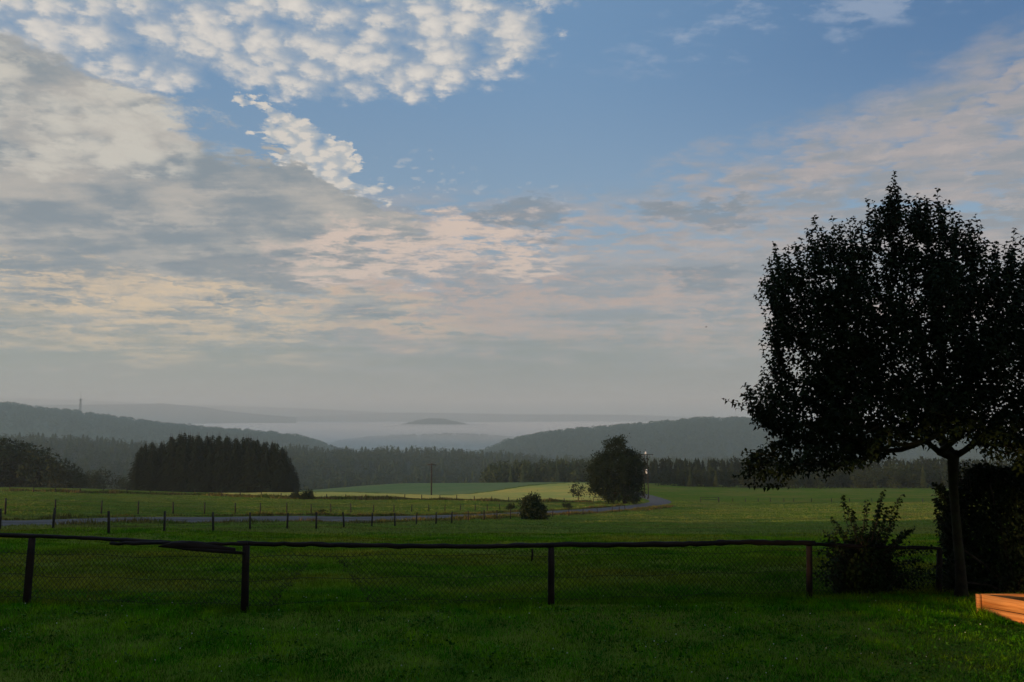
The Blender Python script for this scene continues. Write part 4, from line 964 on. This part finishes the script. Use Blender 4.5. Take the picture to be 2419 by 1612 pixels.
def mast():
    Y = 1540.0; a, bq = ray(189, 977); b = np.array([a * Y, Y, CAMZ + bq * Y - 6]); top = float(CAMZ + ray(190, 925)[1] * Y); h = top - b[2]; e = empty('radio_mast', b)
    def w(z): return 1.35 * (1 - z / h) + .45
    hh = h * .72; mb = MB()
    for sx, sy in ((-1, -1), (1, -1), (1, 1), (-1, 1)): mb.tube([b + [sx * w(0), sy * w(0), 0], b + [sx * w(hh), sy * w(hh), hh]], .22, 4)
    zs = np.linspace(0, hh, 15)
    for z1, z2 in zip(zs[:-1], zs[1:]):
        for c1, c2 in (((-1, -1), (1, -1)), ((1, -1), (1, 1)), ((1, 1), (-1, 1)), ((-1, 1), (-1, -1))):
            mb.tube([b + [c1[0] * w(z1), c1[1] * w(z1), z1], b + [c2[0] * w(z2), c2[1] * w(z2), z2]], .12, 3)
            mb.tube([b + [c2[0] * w(z1), c2[1] * w(z1), z1], b + [c1[0] * w(z2), c1[1] * w(z2), z2]], .12, 3)
    mb.build('lattice_tower', M['steel'], e)
    mb = MB(); mb.tube([b + [0, 0, hh * .8], b + [0, 0, h]], [.35, .15], 6); mb.build('antenna', M['steel'], e)
    for z_, r_ in ((hh * .93, 3.2), (hh * .86, 1.9)):
        mb = MB(); mb.tube([b + [0, 0, z_], b + [0, 0, z_ + .9]], r_, 12); mb.build('platform', M['steel'], e)
    tag(e, 'tall thin lattice mast on the crest of the left hill', 'mast')
mast()
# bird
bp = at(1668, 773, 150.0); bo = MB()
bo.tube([bp + [-.16, 0, 0], bp + [-.05, 0, .01], bp + [.08, 0, .01], bp + [.17, 0, .02]], [.01, .045, .05, .015], 7)
for s_ in (-1, 1): bo.add(np.array([bp + [.06, 0, .03], bp + [-.05, 0, .03], bp + [-.03, s_ * .32, .16], bp + [.05, s_ * .2, .12]]), [(0, 1, 2, 3)])
tag(bo.build('bird', M['bird']), 'tiny dark bird flying in the sky left of the fruit tree', 'bird')

# ------------------------------------------------------------------ wooden sand box at the right
ZB = .285
def onz(px, py, z): a, b = ray(px, py); Y = (z - CAMZ) / b; return np.array([a * Y, Y, z])
c0 = onz(2312, 1402, ZB); c1 = onz(2419, 1420, ZB); dirn = (c1 - c0) / np.linalg.norm(c1 - c0); c1 = c0 + dirn * 1.5
bx = empty('sandbox', [c0[0] + .5, c0[1] - .2, float(zz_(np.array(c0[0]), np.array(c0[1])))])
poly = [c0, c0 + [2.4, 0.02, 0], c1 + [1.6, 0, 0], c1]
gz = float(zz_(np.array(c0[0]), np.array(c0[1]))) - .03
for i in range(4):
    a = poly[i]; b = poly[(i + 1) % 4]; d = b - a; L = np.linalg.norm(d); d = d / L; nrm = np.array([-d[1], d[0], 0]); h = (ZB - gz) / 2
    for k in range(2):
        mb = MB(); zc = gz + h * (k + .5); mb.box((a + b) / 2 * [1, 1, 0] + [0, 0, zc] - nrm * .02 * (1), (L - .05, .036, h - .012), [d, nrm, (0, 0, 1)]); mb.build('plank', M['boxwood'], bx)
for p in poly:
    mb = MB(); mb.box([p[0], p[1], (ZB + gz) / 2 - .01], (.06, .06, ZB - gz - .004)); mb.build('corner_post', M['boxwood'], bx)
mid = sum(poly) / 4; inn = [mid + (p - mid) * .93 for p in poly]
g = 12; V = []
for i in range(g + 1):
    for j in range(g + 1):
        u_, v_ = i / g, j / g; p = (inn[0] * (1 - u_) + inn[1] * u_) * (1 - v_) + (inn[3] * (1 - u_) + inn[2] * u_) * v_; V.append([p[0], p[1], .09 + .02 * math.sin(i * 1.7) * math.sin(j * 2.1)])
obj('sand', V, gridfaces(g + 1, g + 1), M['soil'], bx, True)
tag(bx, 'low wooden sandbox with orange sunlit planks at the right edge of the lawn', 'sandbox')

# ------------------------------------------------------------------ grass
def blades(name, X, Y, h, w, mat, label, cat, tone=None, lean=.5, off=0.0, Z=None):
    n = len(X); Z = zz_(X, Y) if Z is None else Z
    a = rng.random(n) * 2 * np.pi; la = rng.random(n) * 2 * np.pi; ll = rng.random(n) ** .7 * lean * h
    dx_, dy_ = np.cos(a) * w / 2, np.sin(a) * w / 2
    V = np.stack([np.stack([X - dx_, Y - dy_, Z - .01 + off], -1), np.stack([X + dx_, Y + dy_, Z - .01 + off], -1), np.stack([X + np.cos(la) * ll, Y + np.sin(la) * ll, Z + h + off], -1)], 1)
    tn = np.repeat(rng.random(n) if tone is None else tone, 3)
    o = obj(name, V.reshape(-1, 3), np.arange(n * 3).reshape(-1, 3), mat, attr=tn); tag(o, label, cat, None, 'stuff'); return o
def wedge(n, y0, y1, power=1.0, px0=-140, px1=2560, side=.24):
    Y = (y0 ** (2 - power) + rng.random(n) * (y1 ** (2 - power) - y0 ** (2 - power))) ** (1 / (2 - power)) if power != 2 else y0 * (y1 / y0) ** rng.random(n)
    p = rng.uniform(px0, px1, n); o_ = rng.random(n) < side; q = rng.uniform(140, 1000, n); p = np.where(o_, np.where(rng.random(n) < .5, -q, W + q), p)
    return (p - W / 2) / F * Y, Y
def pn(X, Y, s, k=0):
    return np.sin(X * s + 1.7 * np.sin(Y * s * .8 + k) + k) * np.sin(Y * s * 1.1 + 1.3 * np.sin(X * s * .9 + 2 * k))
n = 430000
X, Y = wedge(n, 7.0, 14.6, 1.0)
cl = np.clip(.5 + .18 * pn(X * .6, Y, 1.7, 7) + .15 * pn(X, Y, 4.0, 1) + .2 * pn(X, Y, 11, 2) + .2 * pn(X, Y, 29, 3) + .3 * pn(X, Y, 72, 4), 0, 1)
keep = rng.random(n) < .55 + .45 * cl; X = X[keep]; Y = Y[keep]; cl = cl[keep]
inbox = inpoly(X, Y, [p[:2] for p in poly]); X = X[~inbox]; Y = Y[~inbox]; cl = cl[~inbox]
h = (.028 + .035 * cl) * rng.uniform(.5, 1.3, len(X)); near = np.zeros(len(X))
edge = np.exp(-((Y - (12.2 + .06 * X)) / .25) ** 2); h = h * (1 + 1.0 * edge * rng.random(len(X)))
blades('lawn_grass', X, Y, h, rng.uniform(.005, .010, len(X)), M['grass'], 'short green lawn grass in front of the fence', 'grass', np.clip(.02 + .8 * cl + rng.normal(0, .22, len(X)), 0, 1.2) + .9 * (rng.random(len(X)) < .02), .9)
n = 400000
X, Y = wedge(n, 13.0, 42, 1.6)
k = roadd(X, Y)[0] > RHW + .1; X = X[k]; Y = Y[k]
cl = np.clip(.5 + .26 * pn(X * .5, Y * 1.2, 1.1, 3) + .2 * pn(X, Y, 4.3, 4) + .2 * pn(X, Y, 9.5, 2), 0, 1)
blades('meadow_grass', X, Y, (.035 + .07 * cl ** 1.5) * rng.uniform(.5, 1.4, len(X)), Y * .0011 * rng.uniform(.6, 1.3, len(X)), M['meadow'], 'uneven meadow grass between the garden fence and the road', 'grass', np.clip(.15 + .7 * cl + rng.normal(0, .15, len(X)), 0, 1), 1.0)
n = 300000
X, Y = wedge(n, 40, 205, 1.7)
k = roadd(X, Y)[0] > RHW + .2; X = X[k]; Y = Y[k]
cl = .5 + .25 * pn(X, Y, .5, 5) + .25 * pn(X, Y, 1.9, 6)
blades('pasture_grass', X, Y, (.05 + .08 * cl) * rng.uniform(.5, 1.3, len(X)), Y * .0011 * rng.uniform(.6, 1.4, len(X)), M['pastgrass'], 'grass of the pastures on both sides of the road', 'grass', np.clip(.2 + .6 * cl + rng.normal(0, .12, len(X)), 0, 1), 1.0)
# tall weeds along the verges
def verge(n, lo, hi, side, hm, name, label, seed, base_=None):
    t = rng.random(n) * (len(RC) - 1.01); i = t.astype(int); f = (t - i)[:, None]; C_ = RC[i, :2] * (1 - f) + RC[i + 1, :2] * f; nn = Nn[i]
    o_ = rng.uniform(lo, hi, n) * side; X = C_[:, 0] + nn[:, 0] * o_; Y = C_[:, 1] + nn[:, 1] * o_; k = (roadd(X, Y)[0] > RHW + .1) & (Y > 20) & (Y < 165) & (np.abs(X) < .75 * Y + 4); X = X[k]; Y = Y[k]
    c = np.clip(.5 + .5 * pn(X, Y, .55, seed) + .3 * pn(X, Y, 1.9, seed + 1), 0.05, 1.2)
    blades(name, X, Y, hm * c * rng.uniform(.4, 1.2, len(X)), Y * .0011 + .02, M['weeds'], label, 'weeds', rng.random(len(X)), .6)
verge(36000, RHW + .5, RHW + 4.2, -1, .42, 'verge_weeds', 'brown and green tall weeds along the near road verge', 8)
verge(26000, RHW + .1, RHW + 1.3, 1, .34, 'verge_weeds', 'darker grass fringe along the far road verge', 11)
# weeds along the ripe field's fence
CL = np.array([place(px, py) for px, py in fieldC]); t = rng.random(16000) * (len(CL) - 1.01); i = t.astype(int); f = (t - i)
X = CL[i, 0] * (1 - f) + CL[i + 1, 0] * f; Y = CL[i, 1] * (1 - f) + CL[i + 1, 1] * f + rng.normal(0, 1.2, 16000)
blades('field_edge_weeds', X, Y, rng.uniform(.2, .9, 16000) * (.6 + .4 * pn(X, Y, .3, 2)), np.full(16000, .28), M['weeds'], 'dry brown weeds along the fence at the field edge', 'weeds', rng.random(16000), .6)
# tufts at the foot of the garden fence and box
n = 9000; s_ = rng.random(n) * cum[-1]; p = onfence(s_, np.zeros(n)); X = p[:, 0]; Y = p[:, 1] - .04 + rng.normal(0, .10, n)
blades('fence_grass', X, Y, rng.uniform(.05, .19, n) * (.6 + .5 * pn(X, Y, 2.2, 5)), rng.uniform(.005, .011, n), M['meadow'], 'longer grass left standing along the foot of the garden fence', 'grass', None, .7)
n = 5200; t = rng.random(n) ** .8; q = c0[:2] + (c1 - c0)[:2] * t[:, None]; nb = np.array([dirn[1], -dirn[0]])
q = q + nb * np.abs(rng.normal(0, .06, n))[:, None] * 1.0 + nb * .045
blades('box_grass', q[:, 0], q[:, 1], (.19 - .15 * np.clip(t * 3.0, 0, 1)) * rng.uniform(.5, 1.2, n), rng.uniform(.005, .01, n), M['grass'], 'uncut grass leaning against the sandbox planks', 'grass', None, .6)
# flat herb leaves between the blades
n = 26000; X, Y = wedge(n, 7.8, 14.4); k = (pn(X, Y, 2.6, 9) + .7 * pn(X, Y, 9, 5) > .1) & ~inpoly(X, Y, [p[:2] for p in poly]); X = X[k]; Y = Y[k]; Z = zz_(X, Y)
D_ = rng.normal(size=(len(X), 3)); D_[:, 2] = rng.uniform(.05, .7, len(X)); V, T_ = leaves(np.column_stack([X, Y, Z + rng.uniform(.01, .045, len(X))]), D_, rng.uniform(.025, .06, len(X)), width=.6, curl=.5, fold=.1)
tag(obj('lawn_herbs', V, T_, M['clover']), 'small broad herb leaves scattered in the lawn', 'plants', None, 'stuff')
# clover heads
n = 170; X, Y = wedge(n, 8.2, 13.8); Z = zz_(X, Y); mb = MB()
for x, y, z in zip(X, Y, Z):
    r_ = rng.uniform(.005, .010); q = np.array([(0, 0, 1), (1, 0, 0), (0, 1, 0), (-1, 0, 0), (0, -1, 0), (0, 0, -1)], float) * r_ + [x, y, z + .05]
    mb.add(q, t=[(0, 1, 2), (0, 2, 3), (0, 3, 4), (0, 4, 1), (5, 2, 1), (5, 3, 2), (5, 4, 3), (5, 1, 4)])
tag(mb.build('clover_flowers', M['flower']), 'tiny white clover heads dotted over the lawn', 'flowers', None, 'stuff')

# ------------------------------------------------------------------ air
def volbox(name, lo, hi, dens, color, label, cat, top=None, aniso=0.0):
    lo = np.array(lo, float); hi = np.array(hi, float)
    if top is None:
        mb = MB(); mb.box((lo + hi) / 2, hi - lo); V = np.vstack(mb.v); Fq = [np.vstack(mb.q)]
    else:
        nx, ny = top; xs = np.linspace(lo[0], hi[0], nx); ys = np.linspace(lo[1], hi[1], ny); A, B = np.meshgrid(xs, ys)
        e = np.minimum(np.minimum(A - lo[0], hi[0] - A) / 700, np.minimum(B - lo[1], hi[1] - B) / 500); e = np.clip(e, 0, 1) ** .5
        Zt = lo[2] + (hi[2] - lo[2]) * (.08 + .92 * e) + 5 * e * pn(A, B, .0021, 1) + 3 * e * pn(A, B, .0052, 3)
        Vt = np.stack([A, B, Zt], -1).reshape(-1, 3); Vb = np.stack([A, B, np.full_like(A, lo[2])], -1).reshape(-1, 3); q = gridfaces(ny, nx); off = nx * ny
        idx = np.arange(nx * ny).reshape(ny, nx); per = np.concatenate([idx[0, :], idx[1:, -1], idx[-1, -2::-1], idx[-2:0:-1, 0]]); nxt = np.roll(per, -1)
        side = np.stack([per, per + off, nxt + off, nxt], -1); V = np.vstack([Vt, Vb]); Fq = [q, q[:, ::-1] + off, side[:, ::-1]]
    m = bpy.data.materials.new(name); m.use_nodes = True; nt = m.node_tree
    nt.nodes.remove(nt.nodes['Principled BSDF']); pv = nt.nodes.new('ShaderNodeVolumePrincipled')
    pv.inputs['Color'].default_value = (*color, 1); pv.inputs['Density'].default_value = dens; pv.inputs['Anisotropy'].default_value = aniso
    nt.links.new(pv.outputs[0], nt.nodes['Material Output'].inputs['Volume'])
    o = obj(name, V, Fq, m); tag(o, label, cat, None, 'stuff'); return o
volbox('haze', (-9000, -400, -90), (9000, 7600, 150), .00012, (.80, .95, 1.0), 'thin morning haze over the whole landscape', 'haze')
volbox('valley_haze', (-8600, 570, -89), (8600, 1740, 140), .00034, (.56, .87, .97), 'blue-grey damp air in the near valley beyond the pastures', 'haze')
volbox('far_haze', (-8600, 1745, -89), (8600, 7200, 140), .00024, (1.0, 1.0, .95), 'pale warm haze over the far valley and ridges', 'haze')
volbox('valley_mist', (-3800, 1900, -80), (4200, 6900, -29), .0036, (1.0, 1.0, .98), 'pale mist lying in the valley between the hills', 'mist', top=(60, 50), aniso=-.3)
